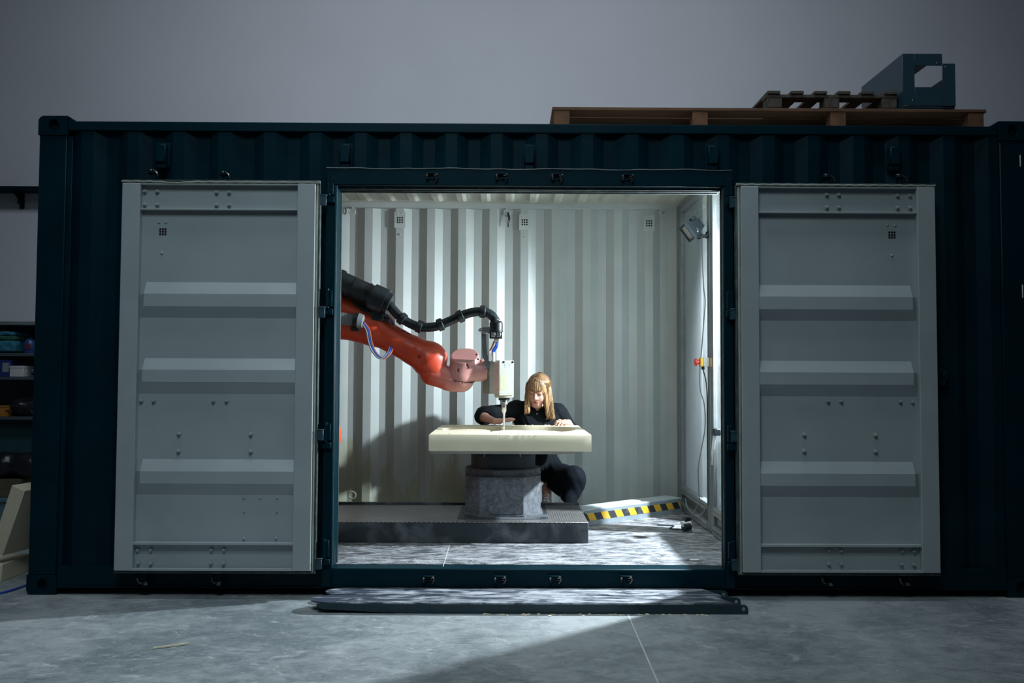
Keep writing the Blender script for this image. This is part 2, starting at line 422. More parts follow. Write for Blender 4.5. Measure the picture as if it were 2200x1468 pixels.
def nets(f, lo, hi, h):
    lo = np.array(lo, float); hi = np.array(hi, float); n = (np.ceil((hi-lo)/(4*h)).astype(int))*4+1
    cx = [lo[i]+np.arange(0, n[i], 4)*h for i in range(3)]
    cg = np.stack(np.meshgrid(*cx, indexing='ij'), -1); cs = cg.shape[:3]
    dc = f(cg.reshape(-1, 3)).reshape(cs)
    D = np.repeat(np.repeat(np.repeat(dc, 4, 0), 4, 1), 4, 2)[:n[0], :n[1], :n[2]].astype(np.float32)
    D = np.where(np.abs(D) < 12*h, np.sign(D)*12*h, D)
    near = np.abs(dc) < 7.5*h
    blk = np.zeros(cs, bool)
    for a in (0, 1):
        for b in (0, 1):
            for c in (0, 1):
                s = near[a:, b:, c:]; blk[:s.shape[0], :s.shape[1], :s.shape[2]] |= s
    M = np.repeat(np.repeat(np.repeat(blk, 4, 0), 4, 1), 4, 2)[:n[0], :n[1], :n[2]]
    idx = np.argwhere(M); D[M] = f(lo+idx*h)
    S = D < 0
    cnt = np.zeros(np.array(D.shape)-1, np.int8)
    cor = [(a, b, c) for a in (0, 1) for b in (0, 1) for c in (0, 1)]
    sh = cnt.shape
    sl = lambda A, o: A[o[0]:o[0]+sh[0], o[1]:o[1]+sh[1], o[2]:o[2]+sh[2]]
    for o in cor: cnt += sl(S, o)
    act = (cnt > 0) & (cnt < 8); ci = np.argwhere(act); vid = -np.ones(sh, int); vid[act] = np.arange(len(ci))
    acc = np.zeros((len(ci), 3)); num = np.zeros(len(ci))
    for ax in range(3):
        for o in cor:
            if o[ax]: continue
            o2 = list(o); o2[ax] = 1
            a = D[tuple((ci+o).T)]; b = D[tuple((ci+o2).T)]; x = (a < 0) != (b < 0)
            t = np.where(x, a/(a-b+1e-12), 0); pt = np.array(o, float)[None]+0*acc; pt[:, ax] = t
            acc[x] += pt[x]; num[x] += 1
    V = lo+(ci+acc/num[:, None])*h
    Fq = []
    for ax in range(3):
        u, w = (ax+1) % 3, (ax+2) % 3
        A = [slice(0, -1)]*3; B = [slice(0, -1)]*3
        A[u] = slice(1, -1); A[w] = slice(1, -1); B[u] = slice(1, -1); B[w] = slice(1, -1); B[ax] = slice(1, None)
        s0 = S[tuple(A)]; s1 = S[tuple(B)]
        for flip in (0, 1):
            e = np.argwhere((s0 & ~s1) if not flip else (~s0 & s1))
            if not len(e): continue
            e = e.copy(); e[:, u] += 1; e[:, w] += 1
            q = []
            for du, dw in ((-1, -1), (0, -1), (0, 0), (-1, 0)):
                k = e.copy(); k[:, u] += du; k[:, w] += dw; q.append(vid[tuple(k.T)])
            q = np.stack(q, 1); Fq.append(q if not flip else q[:, ::-1])
    Fq = np.concatenate(Fq); Fq = Fq[(Fq >= 0).all(1)]
    return V, Fq
def net_mesh(name, f, lo, hi, h, mats, pick=None, post=None):
    V, Fq = nets(f, lo, hi, h)
    if post is not None: V = post(V)
    me = bpy.data.meshes.new(name); me.vertices.add(len(V)); me.vertices.foreach_set('co', V.astype(np.float32).ravel())
    me.loops.add(Fq.size); me.loops.foreach_set('vertex_index', Fq.astype(np.int32).ravel())
    me.polygons.add(len(Fq)); me.polygons.foreach_set('loop_start', np.arange(0, Fq.size, 4, dtype=np.int32))
    for m in mats: me.materials.append(m)
    if pick is not None: me.polygons.foreach_set('material_index', pick(V[Fq].mean(1)).astype(np.int32))
    me.polygons.foreach_set('use_smooth', np.ones(len(Fq), bool)); me.update(calc_edges=True); me.validate(); return me

# ================================================================== SETTING
mb = MB(); mb.box(-9, 9, -8, 3.6, -.12, 0)
floor = obj('floor', mb, m_concrete, kind='structure')
a, b = az(1354, 1326, 0), az(1427, 1490, 0)
mb = MB(); w = .0035
mb.box(-w, w, -3.0, .9, -.004, .0008)
obj('floor_joint', mb, m_jointfill, floor, T(.512, -.6, 0) @ Matrix.Rotation(-math.atan2(a.x-b.x, a.y-b.y), 4, 'Z') @ T(0, .6, 0))
mb = MB(); mb.box(-9, 9, 3.6, 3.75, -.12, 7.5)
obj('wall_back', mb, m_wall, kind='structure')

# ================================================================== CONTAINER
XL, XR, HT, YB = -3.029, 3.029, 2.896, 2.438
FZ = .17
cont = thing('shipping_container', 'dark teal shipping container with its two side doors folded open', 'container', (0, 1.2, 0))
# corner castings with oval holes
def casting(sx, zlo, zhi, top, yfront=True):
    x0 = XL if sx < 0 else XR-.178; x1 = x0+.178
    Y0, Y1 = (0, .162) if yfront else (YB-.162, YB)
    mb = MB(); n = 24
    cx, cz = (x0+x1)/2+(.005 if sx < 0 else -.005), (zlo+zhi)/2
    r = .035
    def rc(cxx, czz, a0): return [(cxx+r*math.cos(a0+k*PI/10), czz+r*math.sin(a0+k*PI/10)) for k in range(6)]
    oc = (rc(x1-r, zhi-r, 0) if (sx > 0 and top) else [(x1, zhi-.1*.118+k*.1*.118/5) for k in range(6)]) + \
         (rc(x0+r, zhi-r, PI/2) if (sx < 0 and top) else [(x0+.012-k*.012/5, zhi) for k in range(6)]) + \
         (rc(x0+r, zlo+r, PI) if (sx < 0 and not top) else [(x0, zlo+.012-k*.012/5) for k in range(6)]) + \
         (rc(x1-r, zlo+r, 1.5*PI) if (sx > 0 and not top) else [(x1-.012+k*.012/5, zlo) for k in range(6)])
    inner = [(cx+.0315*math.cos(2*PI*(k+2.5)/n), cz+(.040 if top else .038)*math.sin(2*PI*(k+2.5)/n)) for k in range(n)]
    mb.plate_hole(oc, inner, 'y', Y0 if yfront else Y1, Y0+.03 if yfront else Y1-.03)
    mb.prism(oc, 'y', Y0+.032 if yfront else Y0, Y1 if yfront else Y1-.032)
    obj('corner_casting', mb, m_teal, cont)
for sx in (-1, 1):
    for fr in (True, False):
        casting(sx, 0, .118, False, fr); casting(sx, HT-.118, HT, True, fr)
    # posts
    x0 = XL+.006 if sx < 0 else XR-.172; x1 = x0+.166
    mb = MB(); mb.box(x0, x1, .006, .15, .118, HT-.118, .004)
    if sx < 0: mb.box(x1, x1+.03, .02, .15, .118, HT-.118, .002)
    else: mb.box(x0-.03, x0, .02, .15, .118, HT-.118, .002)
    obj('corner_post', mb, m_teal, cont)
    mb = MB(); mb.box(x0, x1, YB-.15, YB-.006, .118, HT-.118, .004); obj('corner_post', mb, m_teal, cont)
    # sloped lugs beside the top castings
    xc = XL+.178 if sx < 0 else XR-.178
    mb = MB(); mb.prism([(xc, HT), (xc-sx*.048, HT-.034), (xc-sx*.048, HT-.05), (xc, HT-.05)], 'y', .012, .16)
    obj('roof_lug', mb, m_teal, cont)
xi0, xi1 = XL+.178, XR-.178
mb = MB(); mb.box(xi0, xi1, .006, .066, 2.806, 2.866, .006)
top_rail = obj('top_rail', mb, m_teal, cont)
mb = MB(); mb.box(xi0, xi1, YB-.066, YB-.006, 2.806, 2.866, .006); mb.m = 0
obj('top_rail', mb, m_inner, cont)
mb = MB(); mb.box(xi0, -1.235, .004, .09, .048, .166, .004); mb.box(xi0, -1.235, -.008, .05, .046, .054); obj('bottom_rail', mb, m_teal, cont)
mb = MB(); mb.box(1.175, xi1, .004, .09, .048, .166, .004); mb.box(1.175, xi1, -.008, .05, .046, .054); obj('bottom_rail', mb, m_teal, cont)
mb = MB(); mb.box(xi0, xi1, YB-.05, YB-.004, .048, .166, .004); obj('bottom_rail', mb, m_teal, cont)

PITCH, PH = .278, -1.4717
def corr_profile(x0, x1, phase, y_far, y_near):
    pts = []; k = int((x0-phase)/PITCH)-2
    while True:
        b = phase+k*PITCH
        if b > x1+1: break
        pts += [(b-.034, y_far), (b+.034, y_near), (b+.104, y_near), (b+.172, y_far)]; k += 1
    xs = [p[0] for p in pts]; ys = [p[1] for p in pts]
    f = lambda x: float(np.interp(x, xs, ys))
    return [(x0, f(x0))]+[p for p in pts if x0 < p[0] < x1]+[(x1, f(x1))]
def corr_panel(x0, x1, z0, z1, phase, yf, yn, thick, mats):
    mb = MB(); pr = corr_profile(x0, x1, phase, yf, yn)
    n = len(pr)
    for s in range(2):
        mb.m = s if len(mats) > 1 else 0
        o = s*thick
        mb.add([(x, y+o, z) for x, y in pr for z in (z0, z1)], [(2*i, 2*i+2, 2*i+3, 2*i+1) for i in range(n-1)])
    mb.m = 0
    mb.add([(x, y+o, z1) for x, y in pr for o in (0, thick)], [(2*i, 2*i+1, 2*i+3, 2*i+2) for i in range(n-1)])
    mb.add([(x, y+o, z0) for x, y in pr for o in (0, thick)], [(2*i, 2*i+1, 2*i+3, 2*i+2) for i in range(n-1)])
    me = bpy.data.meshes.new('corrugated_panel'); me.from_pydata(mb.v, [], mb.f)
    for m in mats: me.materials.append(m)
    me.polygons.foreach_set('material_index', mb.mi); me.update(); return me
obj('back_panel', corr_panel(xi0, xi1, .12, 2.84, PH, 2.414, 2.378, .003, [m_inner, m_teal]), None, cont)
obj('side_panel', corr_panel(xi0, -1.24, .10, 2.84, PH+.06, .050, .014, .003, [m_teal, m_inner]), None, cont)
obj('side_panel', corr_panel(1.18, xi1, .10, 2.84, PH+.06, .050, .014, .003, [m_teal, m_inner]), None, cont)
obj('side_panel', corr_panel(-1.24, 1.18, 2.52, 2.84, PH+.06, .050, .014, .003, [m_teal, m_inner]), None, cont)
for sx in (-1, 1):
    X = (XL+.05) if sx < 0 else XR-.05
    mb = MB(); ys = [.15+i*(YB-.3)/32 for i in range(33)]
    mb.grid(ys, [.12, 2.85], lambda y, z: (X+sx*(.02 if int((y-.15)/(YB-.3)*32+.5) % 4 in (1, 2) else -.02), y, z))
    obj('end_panel', mb, m_inner, cont, smooth=0)
    mb = MB(); mb.box(X-.03, X+.03, .1, YB-.1, .05, .17, .003); obj('end_rail', mb, m_teal, cont); mb = MB(); mb.box(X-.03, X+.03, .1, YB-.1, 2.80, 2.87, .003); obj('end_rail', mb, m_teal, cont)
# roof with die pressed ribs
mb = MB(); xs = []; x = -2.96; RP = .2085
prof = [(0, 0), (.028, 1), (.078, 1), (.106, 0)]
k = 0
while -2.9+k*RP < 2.85:
    for dx, h in prof: xs.append((-2.9+k*RP+dx-.02, h))
    k += 1
xs = [(-2.99, 0)]+xs+[(2.99, 0)]
ys = [.03, .09, .13, 2.215, 2.275, YB-.03]
hy = [0, 0, 1, 1, 0, 0]
mb.grid(list(range(len(xs))), list(range(6)), lambda i, j: (xs[i][0]+(xs[i][1]*0), ys[j], 2.856-.022*xs[i][1]*hy[j]))
obj('roof_panel', mb, m_inroof, cont, smooth=0)
# floor of the container
mb = MB(); mb.box(-2.98, 2.98, .085, YB-.03, .12, FZ); obj('floor_panel', mb, m_cfloor, cont)
mb = MB(); p0, p1 = az(952, 1218, FZ), az(966, 1171, FZ); mb.tube([p0, p1], .0018, 6); obj('floor_seam', mb, m_jointfill, cont)
# door frame
OL, OR_ = -1.2, 1.146
mb = MB()
mb.box(-1.262, 1.205, -.035, .02, 2.472, 2.573, .005); mb.box(-1.262, 1.205, .02, .145, 2.480, 2.52)
obj('frame_lintel', mb, m_teal, cont)
mb = MB()
for yy, zz, mi in ((.022, 2.470, 0), (.060, 2.468, 0), (.105, 2.466, 0)):
    mb.box(OL, OR_, yy, yy+.018, zz-.010, zz+.02, .002)
obj('lintel_seal', mb, m_seal, cont)
mb = MB()                                              # wavy weld bead along the lintel
mb.tube([(x, -.036, 2.572+.0025*math.sin(x*9)+.003*max(0, math.sin(x*22))) for x in [-1.262+i*.02 for i in range(124)]], .0042, 5)
obj('weld_bead', mb, mat('weld_bead_paint', (.016, .034, .042), .4), cont)
for sx in (-1, 1):
    x0, x1 = (-1.262, OL) if sx < 0 else (OR_, 1.205)
    mb = MB(); mb.box(x0, x1, -.035, .02, .06, 2.472, .004)
    e0 = (OL-.02, OL) if sx < 0 else (OR_, OR_+.02)
    mb.box(e0[0], e0[1], .02,   .13 if sx < 0 else .04, .165, 2.48, .002)
    obj('frame_jamb', mb, m_teal, cont)
    mb = MB(); xx = OL-.0005 if sx < 0 else OR_+.0005
    mb.box(xx-.004, xx+.004, *((.118, .134) if sx < 0 else (.032, .043)), .17, 2.47, .001); mb.box(xx-.003, xx+.003, -.02, -.012, .17, 2.47, .001)
    obj('jamb_seal', mb, m_seal, cont)
mb = MB(); mb.box(-1.235, 1.175, -.03, .085, .055, .168, .006); mb.box(-1.235, 1.175, .0, .06, .045, .058); obj('frame_sill', mb, m_teal, cont)
# keepers on lintel and sill
m_keeper = mat('worn_keeper_steel', (.16, .165, .155), .32, 1, .5, 60)
def keeper_mesh(up):
    mb = MB(); mb.box(-.036, .036, -.006, 0, -.020, .020, .002); mb.box(-.036, .036, -.026, -.006, .012, .019, .002)
    mb.m = 1
    mb.box(-.036, -.020, -.032, -.005, -.006, .011, .004); mb.box(-.033, -.021, -.026, -.005, -.018, -.007, .003)
    mb.box(.012, .030, -.020, -.005, .000, .010, .002); mb.box(.010, .028, -.020, -.005, -.012, -.006, .002)
    mb.tube(bez([(.026, -.024, .012), (.034, -.030, .004), (.032, -.026, -.012), (.022, -.018, -.028)], 4), .0042, 6)
    return mb.mesh('locking_cam_keeper', [m_teal, m_keeper])
for px, py in ((928, 379), (1077, 380), (1196, 381), (1347, 382)):
    p = at(px, py, -.035); obj('cam_keeper', bpy.data.meshes.get('keeper_top') or keeper_mesh(True), None, cont, T(p.x, -.035, p.z))
for px, py in ((921, 1243), (1074, 1243), (1192, 1243), (1344, 1243)):
    p = at(px, py, -.03); obj('cam_keeper', keeper_mesh(False), None, cont, T(p.x, -.03, p.z))
# ventilator covers along the top
mb = MB(); mb.box(-.033, .033, -.045, 0, -.058, .058, .008); mb.box(-.042, .042, -.008, 0, -.075, .07, .002); mb.box(-.028, .028, -.03, 0, -.09, -.05, .004)
vm = mb.mesh('vent_cover', m_teal)
for px, py in ((350, 332), (743, 333), (1137, 335), (1530, 336), (1918, 338)):
    p = at(px, py, .01); obj('vent_cover', vm, None, cont, T(p.x, .014, p.z))
# hinge lugs on the jambs
mb = MB(); mb.tube([(0, 0, -.058), (0, 0, .058)], .0125, 10); mb.box(-.006, .03, -.004, .012, -.05, .05, .002); mb.box(-.02, .034, -.002, .014, -.098, -.062, .003)
hm = mb.mesh('hinge_lug', m_teal)
for z in (2.46, 1.78, .98, .29):
    obj('hinge_lug', hm, None, cont, T(-1.243, -.055, z))
    obj('hinge_lug', hm, None, cont, T(1.186, -.055, z) @ Matrix.Rotation(PI, 4, 'Z') @ T(0, .01, 0))
# small door holdback latch on the right and white marker strips on the right post
mb = MB(); p = at(2026, 812, 0); mb.box(p.x-.03, p.x+.03, -.012, .02, p.z-.05, p.z+.05, .003); mb.box(p.x-.018, p.x+.012, -.04, -.01, p.z-.012, p.z+.036, .005); mb.tube([(p.x-.01, -.03, p.z-.01), (p.x-.014, -.036, p.z-.045)], .007, 8)
obj('holdback_latch', mb, m_teal, cont)
for px, y0, y1 in ((2192, 333, 358), (2197, 612, 640)):
    q0, q1 = at(px, y0, .003), at(px, y1, .003); mb = MB(); mb.box(q0.x-.003, q0.x+.003, .002, .0065, q1.z, q0.z, .0008)
    obj('marker_strip', mb, m_white, cont, label='thin white marker strip')
# interior vents, lashing rings
mb = MB(); mb.box(-.05, .05, -.003, 0, -.07, .075, .001); mb.m = 1
for i in range(3):
    for j in range(3): mb.cyl(((i-1)*.0205, -.0042, (j-1)*.0205), ((i-1)*.0205, .0, (j-1)*.0205), .0078, n=10)
mb.m = 0
for x, z in ((-.022, .055), (.022, .055), (0, -.13)): mb.lathe([(.008, 0), (.008, -.004), (.004, -.008)], (x, -.001, z), 8, 'y')
vin = mb.mesh('vent_grille', [m_innerplain, m_dark])
for px, py in ((857, 473), (1126, 478), (1395, 480)):
    p = at(px, py, 2.378)
    k = round((p.x-(PH+.069))/PITCH); obj('vent_grille', vin, None, cont, T(PH+.069+k*PITCH, 2.377, p.z))
mb = MB(); mb.tube([(.028*math.cos(a), -.012, .028*math.sin(a)) for a in [2*PI*k/16 for k in range(17)]], .0065, 8); mb.box(-.008, .008, -.02, .0, .018, .04, .003)
lr = mb.mesh('lashing_ring', m_innerplain)
for px, py in ((757, 455), (1089, 458), (1423, 457)):
    p = at(px, py, 2.37); obj('lashing_ring', lr, None, cont, T(p.x, 2.375, p.z))
p = at(1091, 462, 2.35)
mb = MB(); mb.tube(bez([(p.x, 2.35, p.z+.02), (p.x+.012, 2.345, p.z-.03), (p.x+.002, 2.345, p.z-.075), (p.x+.006, 2.345, p.z-.115)], 5), [.012]*10+[.008]*5+[.003], 7, flat=.5)
tag(obj('tie_strap', mb, m_bag), 'short dark strap knotted through the middle lashing ring on the back wall', 'strap')
p = at(752, 1078, 2.2)
mb = MB(); mb.tube([(p.x+.03*math.cos(a), 2.30, .30+.03*math.sin(a)-.03) for a in [2*PI*k/16 for k in range(17)]], .008, 8); obj('lashing_ring', mb, m_inner, cont)

# ---- doors
def ymap(y): return at(470, y, -.095).z
dx = {}
def build_door(side):
    L_ = side < 0
    xin, xout = (-1.284, -2.468) if L_ else (1.207, 2.405)      # hinge side, free side (outer seal)
    sg = -1 if L_ else 1
    z0, z1 = .150, 2.484
    Yf, Yr = -.105, -.066                                # proud face, recessed panel
    mb = MB()
    xa, xb = xin+sg*.026, xout-sg*.006                   # painted leaf
    lo, hi = min(xa, xb), max(xa, xb)
    sw = .107
    # stiles
    mb.box(xa, xa+sg*sw, Yf, -.05, z0+.018, z1-.022, .003); mb.box(xb, xb-sg*sw, Yf, -.05, z0+.018, z1-.022, .003)
    # ribbed sheet
    Z = lambda y: at(470, y, -.09).z+(0 if L_ else .0)
    lv = [(z1-.024, Yr), (Z(455), Yr), (Z(606), Yr), (Z(632), Yf+.004), (Z(659), Yf+.004), (Z(683), Yr), (Z(770), Yr), (Z(795), Yf+.004), (Z(821), Yf+.004), (Z(847), Yr),
          (Z(988), Yr), (Z(1013), Yf+.004), (Z(1039), Yf+.004), (Z(1065), Yr), (z0+.02, Yr)]
    u0, u1 = xa+sg*sw, xb-sg*sw
    us = [(u0-sg*.01, 1), (u1-sg*(.0+.034), 1), (u1+sg*.004, 0)]
    mb.grid(list(range(3)), list(range(len(lv))), lambda i, j: (us[i][0], lv[j][1] if us[i][1] else Yr, lv[j][0]-((0 if lv[j][1] == Yr or us[i][1] else 0))))
    leaf = obj('door_leaf', mb, m_door, cont, smooth=0)
    # rails: shallow channels at top and bottom
    a, b_ = min(u0, u1), max(u0, u1)
    mb = MB(); mb.box(a, b_, -.098, -.05, Z(452), Z(449), .001); mb.box(a, b_, -.072, -.05, Z(450), Z(424)); mb.box(a, b_, -.098, -.05, z1-.03, z1-.022); obj('top_channel', mb, m_door, leaf)
    mb = MB(); mb.box(a, b_, Yf+.004, -.05, Z(1171), Z(1166), .001); mb.box(a, b_, -.072, -.05, Z(1223), Z(1193)); mb.box(a, b_, Yf+.002, -.05, z0+.018, z0+.030); obj('bottom_channel', mb, m_door, leaf)
    # seals round the leaf
    mb = MB(); X0, X1 = min(xin, xout), max(xin, xout)
    for q in ((X0, X0+.010), (X1-.010, X1)): mb.box(q[0], q[1], -.088, -.045, z0, z1, .002)
    mb.box(X0, X1, -.096, -.045, z1-.010, z1, .002); mb.box(X0, X1, -.092, -.045, z0, z0+.012, .002)
    mb.box(X0+.004, X1-.004, -.06, -.04, z0+.004, z1-.004); obj('rubber_seal', mb, m_seal, leaf)
    mb = MB(); g0 = xin+sg*.011; g1 = xin+sg*.024; mb.box(g0, g1, -.092, -.05, z0+.008, z1-.012, .003)
    mb.tube([(X0+(X1-X0)*k/60, -.097, z1-.013-(.008*math.exp(-((k-16)/3.5)**2) if L_ else 0)+.0012*math.sin(k*1.7)) for k in range(61)], .006, 6)
    obj('seal_lip', mb, m_gasket, leaf)
    # flat outer skin and hinge blades
    mb = MB(); mb.box(X0+.01, X1-.01, -.052, -.042, z0+.01, z1-.01)
    obj('outer_skin', mb, m_teal, leaf)
    hb = MB(); hb.box(-.020, .020, -.006, .006, -.033, .033, .003); hb.box(-.024, .024, -.009, .009, .026, .034, .002); hbm = hb.mesh('hinge_blade', m_duct)
    for z in (2.37, 1.695, .965, .205): obj('hinge_blade', hbm, None, leaf, T(xin-sg*.014, -.075, z))
    return leaf, Yr, sg
bolt = MB(); bolt.lathe([(.0155, 0), (.0155, -.003), (.0128, -.003)], (0, 0, 0), 14, 'y'); bolt.cyl((0, -.003, 0), (0, -.013, 0), .0115, .0105, 6); bolt.lathe([(.0075, -.013), (.006, -.019), (.002, -.020)], (0, 0, 0), 8, 'y')
bolt_me = bolt.mesh('bolt', m_door, 50)
stud = MB(); stud.lathe([(.0085, 0), (.0085, -.002), (.006, -.006), (.002, -.0075)], (0, 0, 0), 10, 'y'); stud_me = stud.mesh('rivet', m_door, 60)
dot = MB()
for i in range(3):
    for j in range(3): dot.lathe([(.0068, -.0006), (.0068, -.0016)], ((i-1)*.0155, 0, (j-1)*.0155), 10, 'y')
dot_me = dot.mesh('vent_holes', m_dark)
def cam_mesh():
    mb = MB(); mb.tube([(0, 0, -.06), (0, 0, .02)], .014, 10); mb.box(-.03, .012, -.022, .012, -.004, .026, .005); mb.m = 1
    mb.box(-.022, .0, -.028, -.018, .002, .022, .003); mb.tube(bez([(.012, -.016, .012), (.030, -.022, .0), (.034, -.02, -.022)], 4), .006, 6); return mb.mesh('locking_cam', [m_teal, m_keeper])
cam_me = cam_mesh()
leafL, Yr, sgL = build_door(-1); leafR, _, sgR = build_door(1)
big = {-1: [(312, 412), (339, 412), (466, 414), (493, 414), (312, 440), (339, 440), (466, 441), (493, 441), (304, 861), (331, 861), (459, 861), (487, 861), (385, 932), (539, 933), (384, 969), (539, 970),
            (297, 1182), (325, 1181), (455, 1181), (482, 1181), (298, 1209), (325, 1210), (454, 1209), (481, 1210)],
       1: [(1775, 419), (1801, 419), (1927, 421), (1954, 421), (1775, 446), (1801, 446), (1927, 447), (1954, 447), (1778, 862), (1806, 862), (1933, 863), (1959, 864), (1727, 934), (1880, 935), (1727, 969), (1880, 970),
           (1780, 1182), (1806, 1183), (1936, 1184), (1962, 1184), (1780, 1211), (1806, 1211), (1935, 1212), (1962, 1213)]}
small = {-1: [(342, 478), (357, 478), (348, 544), (524, 1070), (559, 1070), (595, 1070), (524, 1100), (595, 1100), (524, 1158), (593, 1157)], 1: [(1906, 484), (1923, 485), (1916, 549)]}
for s, leaf in ((-1, leafL), (1, leafR)):
    for px, py in big[s]:
        deep = -.072 if (424 < py < 450 or py > 1193) else Yr
        p = at(px, py, deep); obj('bolt', bolt_me, None, leaf, T(p.x, deep, p.z))
    for px, py in small[s]:
        p = at(px, py, Yr); obj('rivet', stud_me, None, leaf, T(p.x, Yr, p.z))
    p = at(350, 498, Yr) if s < 0 else at(1916, 505, Yr); obj('vent_holes', dot_me, None, leaf, T(p.x, Yr, p.z))
    for px, py, fl in (((328, 372, 1), (483, 376, 1), (308, 1250, -1), (468, 1250, -1)) if s < 0 else ((1780, 382, 1), (1936, 382, 1), (1782, 1251, -1), (1946, 1251, -1))):
        p = at(px, py, -.05); obj('locking_cam', cam_me, None, leaf, T(p.x, -.03, p.z) @ Matrix.Rotation(random.uniform(-.3, .3), 4, 'Z') @ (I4 if fl > 0 else Matrix.Rotation(PI, 4, 'Y')))

# ================================================================== GLASS PARTITION
PX = 1.345
part = thing('glass_partition', 'aluminium framed glass partition along the right end of the container', 'partition', (PX+.03, 1.2, FZ))
def profile(name, x0, x1, y0, y1, z0, z1, axis):
    mb = MB(); mb.box(x0, x1, y0, y1, z0, z1, .003)
    # two slots of the extrusion on the room side
    if axis == 'z':
        for q in (.3, .7): yy = y0+(y1-y0)*q; mb.m = 1; mb.box(x0-.0008, x0+.004, yy-.006, yy+.006, z0+.004, z1-.004)
    else:
        for q in (.5,): zz = z0+(z1-z0)*q; mb.m = 1; mb.box(x0-.0008, x0+.004, y0+.004, y1-.004, zz-.006, zz+.006)
    return obj(name, mb, [m_alupaint, m_lowpanel], part)
profile('frame_post', PX, PX+.05, 2.20, 2.365, FZ+.004, 2.83, 'z')
profile('frame_post', PX, PX+.032, 1.155, 1.235, FZ+.004, 2.83, 'z'); profile('frame_post', PX+.002, PX+.030, 1.070, 1.150, FZ+.004, 2.83, 'z')
for y0, y1 in ((1.24, 2.197), (.05, 1.066)):
    profile('frame_rail', PX, PX+.05, y0, y1, 2.745, 2.83, 'y')
    profile('frame_rail', PX-.006, PX+.05, y0, y1, .312, .372, 'y')
    profile('frame_rail', PX-.012, PX+.05, y0, y1, FZ+.004, .236, 'y')
    mb = MB(); mb.box(PX+.02, PX+.03, y0-.004, y1+.004, .234, .314); obj('lower_panel', mb, m_lowpanel, part)
    mb = MB(); mb.box(PX+.022, PX+.028, y0-.004, y1+.004, .370, 2.748); obj('glass_pane', mb, m_glass, part)
mb = MB(); mb.add([(PX+.036, 1.53, .372), (PX+.036, 2.35, .372), (PX+.036, 2.35, 2.78), (PX+.036, 1.53, 2.78)], [(0, 1, 2, 3)]); obj('diffuser_sheet', mb, m_film, part, label='frosted white sheet added behind the rear glass pane to soften the flash')  # sheet added here to block and soften the flash behind the glass

eq = thing('shade_cabinet', 'low grey cabinet added behind the front pane of the glass partition to shade the floor', 'cabinet', (1.60, .62, FZ))  # cabinet added to cast shade on the floor by the partition
mb = MB(); mb.box(1.43, 1.80, .10, 1.03, FZ+.05, .90, .006); obj('cabinet_body', mb, m_lowpanel, eq)
mb = MB(); mb.box(1.42, 1.81, .09, 1.04, .90, .925, .004); obj('cabinet_top', mb, m_lowpanel, eq)
mb = MB(); mb.box(1.45, 1.78, .12, 1.01, FZ, FZ+.05); obj('cabinet_plinth', mb, m_dark, eq)
mb = MB(); mb.box(1.425, 1.431, .14, .99, .26, .86, .002); cdoor = obj('cabinet_door', mb, m_lowpanel, eq)
mb = MB(); mb.tube([(1.415, .90, .52), (1.415, .90, .66)], .006, 8); mb.tube([(1.415, .90, .53), (1.427, .90, .53)], .005, 6); mb.tube([(1.415, .90, .65), (1.427, .90, .65)], .005, 6); obj('handle', mb, m_alu, cdoor)

# ================================================================== PLINTH AND TURNTABLE
pl = thing('steel_plinth', 'low dark steel plinth with tread plate top under the round pedestal', 'platform', (-.4, 1.13, FZ))
PZ = .312
mb = MB(); mb.box(-2.88, .402, .735, 1.53, FZ, PZ-.004, .003); obj('plinth_body', mb, m_plinth, pl)
xq = az(982, 1118, PZ).x
mb = MB(); mb.box(-2.88, xq-.0015, .733, 1.50, PZ-.004, PZ, .001); obj('tread_plate', mb, m_tread, pl)
mb = MB(); mb.box(xq+.0015, .402, .733, 1.50, PZ-.004, PZ, .001); obj('tread_plate', mb, m_tread, pl)
mb = MB(); mb.box(-.50, .135, .845, 1.48, PZ, PZ+.003, .001); obj('pedestal_plate', mb, m_plinth, pl)
mb = MB(); mb.box(-2.88, .402, 1.50, 1.53, PZ-.004, PZ+.018, .003); obj('rear_kerb', mb, m_plinth, pl)

tt = thing('turntable_pedestal', 'dusty grey octagonal pedestal with round turntable on the plinth', 'pedestal', (-.19, 1.24, PZ+.003))
cx, cy = -.188, 1.24
# octagonal lower casting with rounded inspection cover
oct_ = [(-.165, -.30), (.147, -.30), (.275, -.16), (.275, .16), (.15, .29), (-.15, .29), (-.275, .16), (-.275, -.16)]
mb = MB()
mb.prism([(cx+x, cy+y) for x, y in oct_], 'z', PZ+.003, .592)
mb.prism([(cx+x*1.06, cy+y*1.04) for x, y in oct_], 'z', PZ+.003, PZ+.012)
obj('octagonal_base', mb, m_pedestal, tt, smooth=20)
mb = MB(); y = cy-.30
mb.prism(superell((at(1050, 1060, y).x+at(1118, 1060, y).x)/2, (at(1084, 1031, y).z+at(1084, 1105, y).z)/2, .116, .124, 40, 7), 'y', y-.006, y+.004)
cov = obj('inspection_cover', mb, m_pedestal, tt)
sc = MB(); sc.lathe([(.005, 0), (.005, -.003), (.002, -.0045)], (0, 0, 0), 8, 'y'); scm = sc.mesh('screw', m_drum)
for px, py in ((1054, 1053), (1054, 1084), (1114, 1053), (1114, 1084), (1100, 1035)):
    p = at(px, py, y-.006); obj('screw', scm, None, cov, T(p.x, y-.006, p.z))
mb = MB(); mb.lathe([(.268, -.006), (.277, .0), (.281, .004), (.281, .045), (.276, .051), (.25, .054)], (cx, cy, .588), 64); obj('flange_ring', mb, m_pedestal, tt)
mb = MB(); mb.lathe([(.246, 0), (.246, .006), (.240, .010), (.240, .090), (.246, .094), (.246, .100)], (cx, cy, .640), 64); obj('turntable_drum', mb, m_drum, tt)
mb = MB(); mb.lathe([(.252, 0), (.252, .03), (.23, .034)], (cx, cy, .740), 64)
